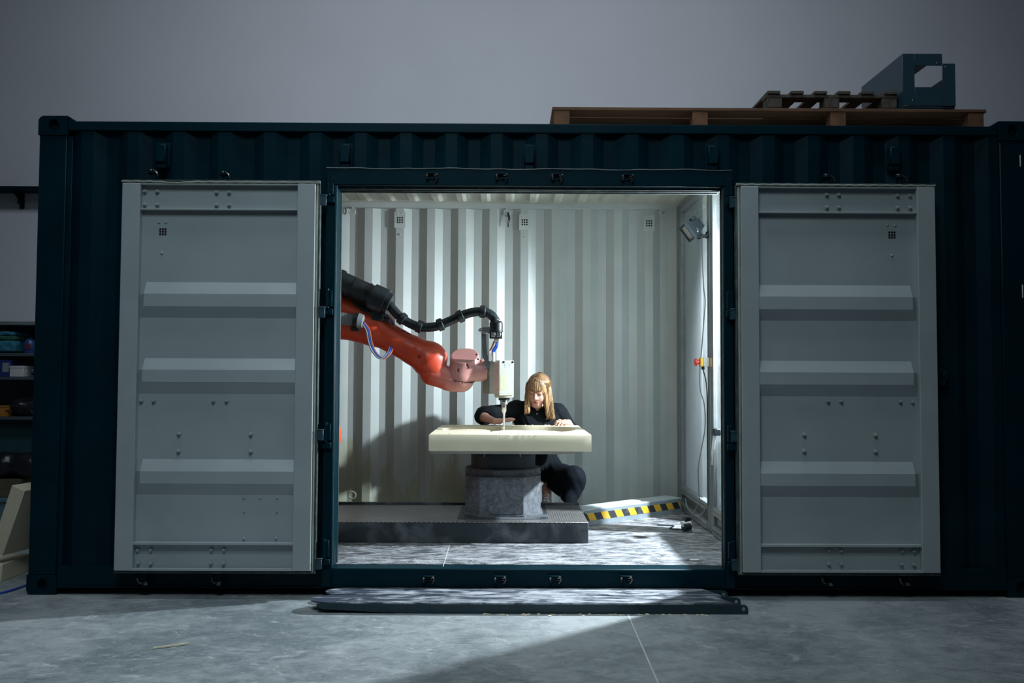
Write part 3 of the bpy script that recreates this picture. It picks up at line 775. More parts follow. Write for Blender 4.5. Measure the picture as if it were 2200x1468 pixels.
for k in range(28):
    a = 2*PI*k/28; mb.box(cx+.25*math.cos(a)-.012, cx+.25*math.cos(a)+.012, cy+.25*math.sin(a)-.012, cy+.25*math.sin(a)+.012, .742, .766, .003)
obj('turntable_ring', mb, m_teal_dark, tt)
mb = MB(); mb.box(-.690, .315, .775, 1.72, .776, .794, .001); mb.box(-.62, .25, .84, 1.66, .770, .778); brd = obj('mounting_board', mb, m_board, tt)
for px in (928, 1041, 1118, 1193):
    p = at(px, 975, .95); mb = MB(); mb.cyl((p.x, .95, .776), (p.x, .95, .737 if px in (1041, 1118) else .768), .005, n=8); mb.cyl((p.x, .95, .776), (p.x, .95, .769), .011, n=6); obj('clamp_screw', mb, m_steel, brd)

# ================================================================== FOAM SLAB (carved)
slab = thing('foam_slab', 'cream foam slab with round pockets milled into its top, on the turntable', 'foam block', (-.14, 1.27, .796))
SX0, SX1, SY0, SY1, SZ0, SZ1 = -.700, .424, .735, 1.80, .798, .915
def sstep(d, w=.009):
    t = min(1, max(0, .5-d/(2*w))); return t*t*(3-2*t)      # 1 inside, 0 outside
def slab_h(x, y):
    n = mnoise.noise((x*9, y*9, .3))*.5+mnoise.noise((x*31, y*31, 4.))*.25
    el = lambda cx, cy, rx, ry: (math.hypot((x-cx)/rx, (y-cy)/ry)-1)*min(rx, ry)
    p1 = sstep(el(-.37, 1.29, .27, .34)); p2 = sstep(el(.07, 1.33, .28, .36)); p3 = sstep(el(-.13, 1.36, .13, .25))
    i1 = sstep(el(-.45, 1.16, .17, .20)); i2 = sstep(el(-.02, 1.09, .27, .15)); i3 = sstep(el(-.12, 1.24, .10, .12))
    d = max(.034*p1, .046*p2, .022*p3)
    d = d*(1-i1)+.003*i1; d = d*(1-i2)+.005*i2; d = d*(1-i3)+.008*i3
    e = y-SY0
    if e < .05 and -.22 < x < .16: d += .007*max(0, 1-e/.05)*max(0, .15+n*1.6)
    return SZ1-d
nx, ny = 230, 200
xs = [SX0+.006+(SX1-SX0-.012)*i/(nx-1) for i in range(nx)]; ys = [SY0+.006+(SY1-SY0-.012)*j/(ny-1) for j in range(ny)]
mb = MB(); mb.grid(list(range(nx)), list(range(ny)), lambda i, j: (xs[i], ys[j], slab_h(xs[i], ys[j])))
rim = [i*ny for i in range(nx)]+[(nx-1)*ny+j for j in range(1, ny)]+[i*ny+ny-1 for i in range(nx-2, -1, -1)]+[j for j in range(ny-2, 0, -1)]
rv = [mb.v[i] for i in rim]; n = len(rv)
def outp(v, z): 
    x = SX0 if v[0] < SX0+.0061 else (SX1 if v[0] > SX1-.0061 else v[0]); yy = SY0 if v[1] < SY0+.0061 else (SY1 if v[1] > SY1-.0061 else v[1]); return (x, yy, z)
b0 = len(mb.v); mb.v += [outp(v, v[2]-.006) for v in rv]+[outp(v, SZ0) for v in rv]
for i in range(n):
    j = (i+1) % n
    mb.f += [(rim[i], rim[j], b0+j, b0+i), (b0+i, b0+j, b0+n+j, b0+n+i)]; mb.mi += [0, 0]
mb.f.append(tuple(range(b0+n, b0+2*n))); mb.mi.append(0)
obj('carved_block', mb, m_foam, slab, smooth=50)
mb = MB()
for k in range(90):
    x = random.uniform(-.25, .42) if k < 60 else random.uniform(-.69, .42); yy = random.choice((random.uniform(1.66, 1.79), random.uniform(.76, .82)))
    r = random.uniform(.0012, .0036)*(2.0 if yy > 1.6 and random.random() < .2 else 1); z = slab_h(x, yy)
    n0 = len(mb.v); mb.box(x-r*1.6, x+r*1.6, yy-r, yy+r, z-.001, z+r*1.1); mb.v[n0:] = [(v[0]+random.uniform(-r, r)*.6, v[1]+random.uniform(-r, r)*.6, v[2]+random.uniform(-.2, .4)*r) for v in mb.v[n0:]]
obj('foam_crumbs', mb, m_foam, slab, kind='stuff')

# ================================================================== ROBOT ARM
RY = 1.2
def P(px, py, y=RY): return tuple(at(px, py, y))
def rp(px, d=RY): return px*(d-CAM.y)/F_PX              # pixels to metres at that depth
rob = thing('robot_arm', 'orange red industrial robot arm reaching in from the left over the foam slab', 'robot', (-2.05, RY, PZ))
arm_dir = Vector(P(905, 762))-Vector(P(735, 683))
R = rp
f1 = s_union([s_cap(P(560, 615), P(735, 684), R(52), R(44)), s_cap(P(735, 684), P(800, 706), R(42), R(38)), s_cap(P(812, 712), P(885, 752), R(31), R(29)),
              s_ell(P(745, 668), (R(62), .13, R(26)), np.array(Matrix.Rotation(math.radians(24), 3, 'Y'))),
              s_cap(P(890, 754), P(914, 770), R(30), R(33)), s_ell(P(925, 768), (R(38), .115, R(34)), np.array(Matrix.Rotation(math.radians(28), 3, 'Y'))),
              s_cap(P(922, 780, RY-.02), P(944, 806, RY-.02), R(31), R(20)), s_cap(P(922, 780, RY+.03), P(944, 806, RY+.03), R(31), R(20))], .032)
f1 = s_sub(f1, s_ell(P(1004, 782, RY-.02), (R(44), .125, R(46))), .012)
f1 = s_sub(f1, s_cap(P(902, 768, RY-.14), P(900, 768, RY-.105), R(6), R(3)), .006)
lo = np.array(P(520, 850))-.25; hi = np.array(P(990, 560))+.25
me = net_mesh('forearm', f1, (lo[0], RY-.24, 1.18), (-.50, RY+.24, 2.15), .007, [m_redarm])
fore = obj('forearm', me, None, rob)
mb = MB()                                              # seam ridge and cover plates of the forearm
for (x, y) in ((838, 705), (850, 711), (862, 717), (874, 723)): mb.tube([P(x, y-8, RY-.045), P(x+9, y-4, RY-.045)], .004, 6)
obj('cover_ridge', mb, m_black, fore)
bs = MB(); bs.cyl((0, 0, 0), (0, -.008, 0), .008, .007, 6); bsm = bs.mesh('cap_bolt', m_black)
def dome(px, py, rx, ry, rz): return s_ell(P(px, py), (R(rx), ry, R(rz)))
gap_n = Vector((-.14, .22, -1)); gap_o = P(990, 822, RY-.10)
lobe = s_union([s_cap(P(930, 800), P(972, 818), R(29), R(23)), s_cut(s_union([dome(990, 812, 29, .105, 30), s_cap(P(965, 815), P(992, 818), R(24), R(23))], .02), -gap_n, gap_o)], .02)
obj('wrist_fork', net_mesh('wrist_fork', lobe, (-.88, RY-.2, 1.12), (-.32, RY+.2, 1.48), .005, [m_forkarm]), None, rob)
pk = s_union([s_cap(P(991, 806), P(997, 782), R(30), R(29)), s_cap(P(996, 772), P(1002, 772), R(28), R(28)), s_cap(P(1000, 797), P(1034, 797), R(24), R(23))], .02)
pk = s_cut(pk, (-.02, -.60, .80), P(998, 779, RY-.095))
pk = s_cut(pk, gap_n, Vector(gap_o)+Vector((0, 0, .003)))
pk = s_sub(pk, s_ell(P(1004, 786, RY-.105), (R(2.2), .03, R(6)), np.array(Matrix.Rotation(-.5, 3, 'Y'))), .003)
pk = s_sub(pk, s_ell(P(984, 796, RY-.105), (R(1.8), .03, R(5)), np.array(Matrix.Rotation(.2, 3, 'Y'))), .003)
wr = obj('wrist_housing', net_mesh('wrist_housing', pk, (-.70, RY-.2, 1.14), (-.28, RY+.2, 1.52), .0045, [m_pinkarm]), None, rob)
mb = MB()
ctr = Vector(P(991, 812)); go = Vector(gap_o)
for k in range(26):
    a = 2*PI*k/26; e = []
    for da in (-.075, .075):
        q = Vector((ctr.x+.1035*math.cos(a+da), ctr.y+.1035*math.sin(a+da), 0)); q.z = go.z+(gap_n.x*(q.x-go.x)+gap_n.y*(q.y-go.y))/(-gap_n.z)+.002; e.append(q)
    mb.tube(e, .0030, 5)
obj('wrist_joint_gap', mb, m_black, wr)
for (x, y) in ((1024, 762), (1027, 772)): obj('cap_bolt', bsm, None, wr, T(*P(x, y, RY-.075)))
c0, c1 = Vector(P(1026, 798)), Vector(P(1046, 796))
mb = MB(); mb.tube([c0, c0.lerp(c1, .5), c1], [R(21), R(23), R(23)], 28)
for k in range(10):
    a = 2*PI*k/10; mb.cyl(c0+Vector((0, math.cos(a)*R(19), math.sin(a)*R(19)))+Vector((.0, 0, 0)), c0.lerp(c1, .6)+Vector((0, math.cos(a)*R(19), math.sin(a)*R(19))), .009, n=6)
obj('wrist_flange', mb, m_pinkarm, rob)
mb = MB(); q = Vector(P(1037, 782)); mb.lathe([(R(19), -.012), (R(20), .0), (R(19), .012)], (q.x, q.y, q.z-.03), 28, 'x'); obj('flange_ring', mb, m_redarm, rob)
# hidden remainder of the robot, left of the opening: base, column, link arm, shoulder cover
sh = Vector(P(682, 940, 1.05))
mb = MB(); mb.lathe([(.26, 0), (.26, .08), (.21, .12), (.20, .26), (.24, .30), (.24, .36)], (-1.95, RY, PZ), 40); obj('robot_base', mb, m_redarm, rob)
col = s_union([s_cap((-1.95, RY, .70), (-1.72, RY+.05, .90), .22, .20), s_cap((-1.95, RY, .70), (-2.05, RY, .85), .2, .2)], .08)
obj('rotating_column', net_mesh('rotating_column', col, (-2.35, .85, .42), (-1.42, 1.6, 1.2), .014, [m_redarm]), None, rob)
lk = s_union([s_cap((-1.66, RY+.22, .92), (-1.99, RY+.22, 1.98), .14, .11)], .05)
obj('link_arm', net_mesh('link_arm', lk, (-2.2, RY, .7), (-1.4, RY+.45, 2.2), .014, [m_redarm]), None, rob)
mb = MB(); rr = .225
prof = [(rr*math.cos(t), -rr*.75*math.sin(t)) for t in [PI/2*k/8 for k in range(9)]][::-1]; prof[0] = (.004, prof[0][1])
mb.lathe(prof+[(rr, .08)], (P(729, 937, .97)[0]-rr, .97, P(729, 937, .97)[2]), 40, 'y'); obj('shoulder_cover', mb, m_joint, rob)

# dress pack
def ribbed(pts, r, pitch, amp):
    out, rs = [], []; pts = [Vector(p) for p in pts]; s = 0; on = True
    dense = []
    for a, b in zip(pts[:-1], pts[1:]):
        l = (b-a).length; k = max(1, int(l/(pitch*.5)))
        for i in range(k): dense.append(a.lerp(b, i/k))
    dense.append(pts[-1])
    return dense, [r+(amp if i % 2 else 0) for i in range(len(dense))]
YH = RY-.10
big0, big1 = Vector(P(560, 528, YH)), Vector(P(838, 655, YH)); bd = (big1-big0)
mb = MB(); mb.tube([big0, big0+bd*.9], R(24), 20); mb.tube([big0+bd*.86, big0+bd*.965], R(29), 20); mb.tube([big0+bd*.96, big1], R(24), R(19) if False else 20)
for q in (.62, .72, .82): mb.tube([big0+bd*q, big0+bd*(q+.008)], R(25.5), 20)
mb.tube([big0+bd*.60+Vector((0, 0, .085)), big0+bd*.66+Vector((0, 0, .088))], .012, 8)
hs = obj('hose_sleeve', mb, m_blackdust, rob)
mb = MB(); s0 = Vector(P(722, 640, YH)); s1 = Vector(P(835, 690, YH)); mb.tube([s0+Vector((0, .02, 0)), s1], .016, 8); mb.tube([s0+Vector((0, .05, .03)), s1+Vector((0, .03, .02))], .012, 8)
bq = big0+bd*.91; mb.box(bq.x-.05, bq.x+.045, YH-.02, YH+.10, bq.z-.16, bq.z-.02, .01)
obj('hose_bracket', mb, m_black, rob)
path = bez([P(836, 655, YH), P(858, 680, YH), P(882, 696, YH), P(905, 703, YH), P(935, 702, YH), P(962, 692, YH), P(986, 681, YH), P(1012, 672, YH), P(1037, 670, YH), P(1055, 677, YH), P(1066, 692, YH)], 9)
dn, rs = ribbed(path, R(9.5), .012, .0022)
mb = MB(); mb.tube(dn, rs, 14)
hose = obj('dress_pack_hose', mb, m_blackdust, rob)
for px, py, nx_, ny_ in ((864, 685, 10, 9), (901, 702, 10, 4), (946, 698, 10, -4), (989, 680, 10, -5), (1037, 670, 10, 1)):
    d = Vector((nx_, 0, -ny_)).normalized(); c = Vector(P(px, py, YH)); h = R(6.5)
    mb = MB(); mb.tube([c-d*h, c-d*h*.75, c+d*h*.75, c+d*h], [R(11.5), R(13.5), R(13.5), R(11.5)], 16); obj('hose_collar', mb, m_black, hose)
mb = MB(); c = Vector(P(1066, 690, YH)); e = Vector(P(1066, 712, YH))
mb.lathe([(R(11), 0), (R(13), -R(3)), (R(14), -R(4)), (R(14), -R(20)), (R(15), -R(21)), (R(15), -R(23))], (c.x, c.y, c.z), 24); obj('hose_end_fitting', mb, m_black, rob)
mb = MB(); q0, q1 = P(1052, 713, YH), P(1079, 728, YH); mb.box(q0[0], q1[0], YH-.045, YH+.045, q1[2], q0[2], .004); mb.m = 1
mb.box(q0[0]+.012, q0[0]+.042, YH-.049, YH-.04, q1[2]+.01, q0[2]-.006, .002); mb.box(q0[0]+.052, q0[0]+.082, YH-.049, YH-.04, q1[2]+.01, q0[2]-.006, .002); mb.m = 2
q0, q1 = P(1062, 728, YH), P(1073, 736, YH); mb.box(q0[0], q1[0], YH-.02, YH+.02, q1[2], q0[2]+.004, .004)
obj('hose_connector', mb, [m_lampbody, m_alu, m_cream], rob)
mb = MB(); q0, q1 = P(1031, 703, YH), P(1052, 717, YH); mb.box(q0[0]+.016, q1[0]+.01, YH-.03, YH+.03, q1[2], q0[2], .005); mb.cyl((q0[0]-.004, YH, (q0[2]+q1[2])/2), (q0[0]+.03, YH, (q0[2]+q1[2])/2), .016, n=12); mb.cyl((q0[0]-.012, YH, (q0[2]+q1[2])/2), (q0[0], YH, (q0[2]+q1[2])/2), .007, n=8)
obj('hose_clamp', mb, m_alu, rob)
mb = MB(); q = [P(1034, 715, YH), P(1044, 715, YH), P(1045, 742, YH), P(1047, 762, YH), P(1052, 778, YH), P(1052, 792, YH), P(1046, 792, YH), P(1040, 774, YH), P(1036, 764, YH)]
mb.prism([(v[0], v[2]) for v in q], 'y', YH+.01, YH+.02); obj('hose_support_plate', mb, m_alu, rob)
mb = MB(); mb.tube(bez([P(1066, 732, YH), P(1066, 742, YH), P(1059, 754, YH), P(1059, 770, YH)], 6), .0075, 8); mb.tube(bez([P(1069, 732, YH+.02), P(1068, 744, YH+.01), P(1062, 756, YH+.01), P(1061, 772, YH)], 6), .0075, 8)
mb.m = 1; mb.tube(bez([P(1062, 733, YH), P(1057, 746, YH), P(1052, 756, YH), P(1052, 770, YH)], 6), .006, 8)
mb.m = 2; mb.tube([P(1052, 754, YH), P(1052, 776, YH)], .010, 8); mb.tube([P(1060, 757, YH), P(1060, 777, YH)], .011, 8)
obj('coolant_hoses', mb, [m_blue, m_redcab, m_white], rob)
# lower grey hose with clamp and looping cables
YG = RY-.17
dn, rs = ribbed([P(560, 640, YG), P(700, 680, YG), P(770, 690, YG)], R(12.5), .012, .003)
mb = MB(); mb.tube(dn, rs, 14); obj('grey_hose', mb, m_greyhose, rob)
c, d = Vector(P(774, 690, YG)), Vector((1, 0, -.16)).normalized()
mb = MB(); mb.tube([c-d*R(14), c-d*R(3)], R(16), 18); mb.box(c.x-R(20), c.x-R(2), YG-.01, YG+.12, c.z-R(21), c.z-R(10), .006); mb.m = 1; mb.tube([c-d*R(4), c+d*R(6)], [R(16.5), R(14)], 18); obj('hose_grip', mb, [m_black, m_greyhose], rob)
lp = [P(779, 691, YG), P(790, 708, YG), P(795, 733, YG), P(804, 755, YG), P(820, 769, YG), P(836, 757, YG+.03), P(842, 738, YG+.1), P(846, 712, YG+.14), P(841, 690, YG+.12), P(830, 676, YH)]
mb = MB()
for k, (o, mi) in enumerate(((0, 0), (.011, 1), (-.011, 2))):
    mb.m = mi; mb.tube(bez([(x+o, y+o*.6, z-abs(o)*.5) for x, y, z in lp], 6), .0062, 7)
obj('looped_cables', mb, [m_blue, m_redcab, m_greyhose], rob)
# spindle
spn = []
def PX_(px, y): return at(px, 812, y).x
plan = [(PX_(1040, RY+.05), RY+.05), (PX_(1037, RY-.01), RY-.01), (PX_(1052, RY-.075), RY-.075), (PX_(1073, RY-.10), RY-.10), (PX_(1104, RY-.055), RY-.055), (PX_(1103, RY+.09), RY+.09), (PX_(1055, RY+.11), RY+.11)]
zt, zb = P(1080, 775)[2], P(1080, 849)[2]
mb = MB(); mb.prism(plan[2:]+[plan[1]], 'z', zb+.01, zt)
mb.prism(plan[:2]+[plan[2], plan[6]], 'z', zb+.012, P(1040, 806)[2])
zz = zb+.002; mb.prism([(x, y) for x, y in plan[3:6]]+[(PX_(1062, RY), RY)], 'z', zb-.0, zb+.012)
sp = obj('spindle_housing', mb, m_cream, rob, smooth=0)
def on_face(a, b, z0, z1, u0, u1, name, m, off=.0015):
    A, B = Vector((a[0], a[1], 0)), Vector((b[0], b[1], 0)); d = B-A; nrm = Vector((d.y, -d.x, 0)).normalized(); mb = MB()
    pts = []
    for u, z in ((u0, z0), (u1, z0), (u1, z1), (u0, z1)): p = A+d*u; pts += [(p.x+nrm.x*off, p.y+nrm.y*off, z), (p.x-nrm.x*.002, p.y-nrm.y*.002, z)]
    mb.add(pts, [(0, 2, 4, 6), (1, 7, 5, 3), (0, 1, 3, 2), (2, 3, 5, 4), (4, 5, 7, 6), (6, 7, 1, 0)]); return obj(name, mb, m, sp, smooth=0)
H = zt-zb
on_face(plan[2], plan[3], zb+.02, zt-.012, .36, .94, 'dusty_label', m_pinklabel)
on_face(plan[3], plan[4], zb+.10*H+.012, zb+.58*H, .05, .42, 'window_patch', m_creamd)
for u0, u1, z0, z1 in ((.36, .74, .90, .915), (.36, .74, .80, .815), (.34, .37, .83, .89), (.73, .76, .83, .89), (.42, .68, .845, .86), (.42, .68, .875, .885), (0, 1, .735, .742)):
    on_face(plan[3], plan[4], zb+z0*H, zb+z1*H, u0, u1, 'printed_mark', m_print, .0012)
for u in (.3, .92): 
    A, B = Vector(plan[3]), Vector(plan[4]); p = A.lerp(B, u); obj('cap_bolt', bsm, None, sp, T(p.x, p.y+.002, zt-.012))
tx, ty = P(1083, 860)[0], RY
Z_ = lambda py: P(1083, py)[2]
mb = MB(); mb.lathe([(R(21), 0), (R(20), -R(6)), (R(17), -R(7))], (tx, ty, zb+.004), 28); obj('spindle_collar', mb, m_cream, sp)
mb = MB(); mb.lathe([(R(12), Z_(853)), (R(12), Z_(860)), (R(10.5), Z_(860.5))], (tx, ty, 0), 24); obj('spindle_seal', mb, m_black, sp)
tool = MB(); tool.lathe([(R(9), Z_(860)), (R(9), Z_(864)), (R(7.5), Z_(864.5)), (R(8.5), Z_(866)), (R(8.5), Z_(869)), (R(5.6), Z_(870)), (R(5.2), Z_(884)), (R(4), Z_(886)), (R(2.5), Z_(889)), (R(2.2), Z_(915)), (R(1.5), Z_(922)), (R(.5), Z_(925.2))], (tx, ty, 0), 24)
obj('milling_tool', tool, m_steel, rob, label='steel milling tool touching the foam')

# ================================================================== PERSON
per = thing('person', 'blond person in black shirt and trousers crouching behind the foam slab, looking down at it', 'person', (.1, 2.0, FZ))
HC = Vector((.098, 1.875, 1.200)); HS = 1.10
RH = (Matrix.Rotation(math.radians(-16), 3, 'Z') @ Matrix.Rotation(math.radians(4), 3, 'Y') @ Matrix.Rotation(math.radians(20), 3, 'X'))
# local head axes: x to the image right, -y out of the face, z up
RHn = np.array(RH); HCn = np.array(HC)
def hp(p): return (np.asarray(p)-HCn) @ RHn/HS         # world -> head
def hw(x, y, z): return tuple(HC+(RH @ Vector((x, y, z)))*HS)
head_l = s_union([s_ell((0, .015, .040), (.074, .090, .082)), s_ell((0, -.030, -.040), (.056, .060, .074)), s_cap((-.030, -.052, -.034), (.030, -.052, -.034), .030, .030),
                  s_cap((-.012, -.064, -.098), (.012, -.064, -.098), .019, .019), s_ell((0, -.045, .050), (.060, .040, .040))], .03)
head_l = s_union([head_l, s_cap((0, -.088, .004), (0, -.102, -.028), .0075, .0115), s_cap((-.010, -.090, -.032), (.010, -.090, -.032), .0085, .0085)], .012)
for sx in (-1, 1):
    head_l = s_sub(head_l, s_ell((sx*.031, -.100, .006), (.018, .018, .012)), .014)
    head_l = s_union([head_l, s_cap((sx*.016, -.089, .022), (sx*.046, -.078, .020), .0062, .005), s_ell((sx*.031, -.0765, .0050), (.0155, .0130, .0115)), s_ell((sx*.072, .012, -.005), (.010, .018, .030))], .012)
head_l = s_union([head_l, s_ell((0, -.0880, -.0585), (.021, .009, .0046)), s_ell((0, -.0872, -.0680), (.017, .009, .0054))], .006)
head_l = s_sub(head_l, s_ell((0, -.098, -.0632), (.020, .007, .0012)), .003)
head_w = lambda p: head_l(hp(p))*HS
# arms and hands
hR = [Vector(at(1058, 906, 1.76)), ]                   # right wrist (image left)
E_R = Vector((-.375, 1.86, .985)); S_R = Vector((-.110, 1.985, 1.035)); W_R = Vector((-.262, 1.725, .950))
S_L = Vector((.275, 1.985, 1.015)); E_L = Vector((.420, 2.01, .800)); W_L = Vector((.342, 1.815, .935))
limbs = [s_cap(S_R, E_R, .050, .042), s_cap(E_R, W_R, .041, .025), s_cap(S_L, E_L, .050, .042), s_cap(E_L, W_L, .041, .026),
         s_cap((.085, 1.93, 1.085), (.09, 1.965, .99), .050, .058), s_cap((.03, 2.0, .98), (.15, 2.0, .98), .10, .10), s_cap((.09, 2.02, .9), (.10, 2.10, .55), .12, .135), s_cap(S_R, S_L, .055, .055)]
HIP_L, HIP_R = Vector((.18, 2.08, .50)), Vector((.02, 2.10, .50)); K_L, K_R = Vector((.392, 1.76, .495)), Vector((-.15, 1.74, .52)); A_L, A_R = Vector((.170, 1.90, .392)), Vector((-.10, 1.84, .280))
limbs += [s_cap(HIP_L, K_L, .085, .050), s_cap(K_L, A_L, .046, .034), s_cap(HIP_R, K_R, .085, .058), s_cap(K_R, A_R, .055, .035), s_cap(A_L, A_L+Vector((-.0, -.06, -.055)), .033, .026), s_cap(A_R, A_R+Vector((-.0, -.06, -.05)), .033, .026)]
def hand(Wp, d, up, spread, curl, side, lens, pal=.082, lift=0):
    d = d.normalized(); s = d.cross(up).normalized(); up = s.cross(d).normalized(); fs = []; tips = []
    k0 = [(-.030, .96), (-.010, 1.03), (.010, 1.0), (.028, .90)]
    if side < 0: k0 = [(-a, b) for a, b in k0]
    for i, (a, b) in enumerate(k0):
        root = Wp+s*a*.35+d*.012; kn = Wp+s*a+d*pal*b+up*.004; fs.append(s_cap(root, kn, .0125, .0112))
        dd = (d+s*a*spread).normalized(); p = kn; ang = 0
        for j, (l, r0, r1) in enumerate(zip((lens[i]*.46, lens[i]*.30, lens[i]*.24), (.0092, .0084, .0077), (.0085, .0078, .0062))):
            ang += curl[j]; v = dd*math.cos(ang)-up*math.sin(ang); q = p+v*l; fs.append(s_cap(p, q, r0, r1)); p = q
        tips.append((p, v, up*math.cos(ang)+dd*math.sin(ang)))
    a = (-.030 if side > 0 else .030); b = Wp+s*a*.7+d*.022-up*.004; c = Wp+s*a*1.75+d*.050-up*.008; e = c+d*.030+s*a*.25-up*.006
    fs += [s_cap(b, c, .014, .0105), s_cap(c, e, .0098, .0075)]
    fs.append(s_cap(Wp, Wp+d*.045, .022, .024)); return fs, tips
fR, tipR = hand(W_R, Vector((.965, -.18, .045)), Vector((-.02, -.22, 1)), 3.2, (-.10, .10, .10), 1, (.072, .080, .075, .060))
fL, tipL = hand(W_L, Vector((-.72, -.66, .12)), Vector((.05, -.25, 1)), 2.5, (.45, .62, .35), -1, (.068, .076, .071, .056))
body_f0 = s_union(limbs, .035)
hand_f = s_union(fR, .007); hand_g = s_union(fL, .007)
def body_f(p):
    d = smin(body_f0(p), head_w(p), .02)
    d = smin(d, hand_f(p), .012); return smin(d, hand_g(p), .012)
def body_pick(c):
    q = hp(c); lips = (np.abs(q[:, 0]) < .0195) & (q[:, 1] < -.078) & (q[:, 2] < -.0535) & (q[:, 2] > -.0740) & (np.abs(q[:, 0])/.021+np.abs(q[:, 2]+.064)/.0135 < 1.15)
    lips &= (np.abs(q).max(1) < .2)
    return lips.astype(int)
me = net_mesh('body', body_f, (-.47, 1.34, .19), (.53, 2.27, 1.36), .0036, [m_skin, m_lips], body_pick)
body = obj('body', me, None, per)
mb = MB()
for p, v, u in tipR+tipL:
    s = v.cross(u).normalized(); c = p+v*.002+u*.0062
    mb.add([c-s*.0045-v*.007, c+s*.0045-v*.007, c+s*.0038+v*.006-u*.001, c-s*.0038+v*.006-u*.001, c-v*.001+u*.0014], [(0, 1, 4), (1, 2, 4), (2, 3, 4), (3, 0, 4)])
obj('fingernails', mb, m_nail, body)
for sx in (-1, 1):
    mb = MB(); mb.tube([hw(sx*.016, -.0845, -.0015), hw(sx*.024, -.0893, -.0038), hw(sx*.033, -.0893, -.0045), hw(sx*.042, -.0855, -.0030), hw(sx*.049, -.0785, .0005)], [.0010, .0022, .0026, .0026, .0012], 6); obj('eyelashes', mb, m_brow, body)
    mb = MB(); mb.tube([hw(sx*.018, -.0860, .0105), hw(sx*.031, -.0885, .0120), hw(sx*.044, -.0815, .0100)], [.0006, .0012, .0006], 5); obj('eyelid_crease', mb, m_brow, body)
    mb = MB(); mb.tube([hw(sx*.013, -.0950, .0235), hw(sx*.030, -.0935, .0285), hw(sx*.048, -.0820, .0240)], [.0022, .0028, .0014], 6); obj('eyebrow', mb, m_brow, body)
# shirt
cut_n = (W_R-E_R).normalized()
slv = s_cut(s_union([s_cap(E_R.lerp(S_R, .35), E_R.lerp(S_R, .05), .064, .060), s_cap(E_R.lerp(S_R, .05), E_R.lerp(W_R, .30), .060, .062)], .04), cut_n, E_R.lerp(W_R, .27))
sh_f = s_union([s_cap(S_R+Vector((.02, 0, .0)), E_R.lerp(S_R, .15), .066, .060), slv, s_cap(S_L, E_L.lerp(S_L, .02), .066, .060), s_cap(E_L, E_L.lerp(W_L, .45), .058, .054),
                s_cap(S_R+Vector((.02, 0, -.005)), S_L+Vector((-.02, 0, -.005)), .070, .070), s_cap((.03, 2.0, .95), (.16, 2.0, .95), .125, .125), s_cap((.07, 1.99, .90), (.10, 2.08, .60), .155, .165),
                s_cap((.075, 1.985, 1.06), (.10, 1.985, 1.06), .075, .075)], .05)
wn = np.random.RandomState(3).rand(6, 4)*2-1
def wrinkle(f, amp, fr):
    def g(p):
        q = p*fr; s = np.sin(q[:, 0]*1.1+2*np.sin(q[:, 2]*.7)+q[:, 1])+np.sin(q[:, 2]*1.3-q[:, 0]*.8+1.5*np.sin(q[:, 1]*.9))+.6*np.sin((q[:, 0]+q[:, 2])*2.3+np.sin(q[:, 0]*1.7)*2)
        return f(p)-amp*s
    return g
sh_f = wrinkle(sh_f, .0022, 26)
arm_only = s_cap(E_R.lerp(W_R, .12), W_R+(W_R-E_R)*.3, .052, .03)
sh_f = s_sub(sh_f, arm_only, .004)
sh_f = s_sub(sh_f, s_cap((.088, 1.93, 1.055), (.084, 1.865, 1.165), .057, .066), .006)
shirt = obj('shirt', net_mesh('shirt', sh_f, (-.49, 1.72, .42), (.53, 2.29, 1.18), .006, [m_shirt]), None, per)
# fold lines of the rolled cuff
d = cut_n; u = d.orthogonal().normalized(); w_ = d.cross(u); c = E_R.lerp(W_R, .27)
mb = MB(); mb.tube([c+(u*math.cos(a)+w_*math.sin(a))*.063 for a in [2*PI*k/24 for k in range(25)]], .0075, 7, caps=False); obj('rolled_cuff', mb, m_shirt, shirt)
mb = MB()
for sx in (-1, 1): mb.tube(bez([(.086+sx*.060, 1.975, 1.085), (.086+sx*.052, 1.925, 1.063), (.086+sx*.020, 1.880, 1.030), (.086+sx*.010, 1.868, 1.010)], 5), .013, 8, flat=.45)
obj('shirt_collar', mb, m_shirt, shirt)
mb = MB()
for k in range(2): mb.lathe([(.0052, 0), (.0052, -.003), (.003, -.004)], (.086, 1.862-.002*k, 1.005-k*.062), 10, 'y')
obj('shirt_buttons', mb, m_print, shirt)
# trousers
hemL = K_L.lerp(A_L, .80)
tr = s_union([s_cap(HIP_L, K_L, .118, .082), s_cap(K_L, K_L+Vector((-.015, .01, -.05)), .080, .080), s_cap(K_L+Vector((-.02, .0, -.01)), hemL+Vector((.03, 0, -.01)), .084, .088), s_cap(K_L+Vector((-.03, .0, -.09)), K_L+Vector((-.058, -.03, -.19)), .080, .066),
              s_cap(HIP_R, K_R, .110, .080), s_cap(K_R, K_R.lerp(A_R, .7), .078, .080), s_cap(HIP_L+Vector((0, 0, .03)), HIP_R+Vector((0, 0, .03)), .13, .13)], .045)
tr = wrinkle(tr, .0028, 18)
e1, e2 = Vector(at(1165, 1044, 1.80)), Vector(at(1226, 1083, 1.80))
hn = Vector((e2.z-e1.z, 0, -(e2.x-e1.x))).normalized(); hn = hn if hn.z < 0 else -hn
hn = (hn+Vector((-.12, .0, 0))).normalized()
tr0 = tr
def tr_f(p):
    d = tr0(p); lim = np.where(p[:, 0] > .045, (p-np.array(e1.lerp(e2, .5))) @ np.array(hn), -1); return np.maximum(d, lim)
calf = s_cap(K_L.lerp(A_L, .62), A_L+(A_L-K_L)*.2, .042, .050)
obj('trousers', net_mesh('trousers', s_sub(tr_f, calf, .004), (-.30, 1.40, .22), (.54, 2.29, .72), .007, [m_trouser]), None, per)
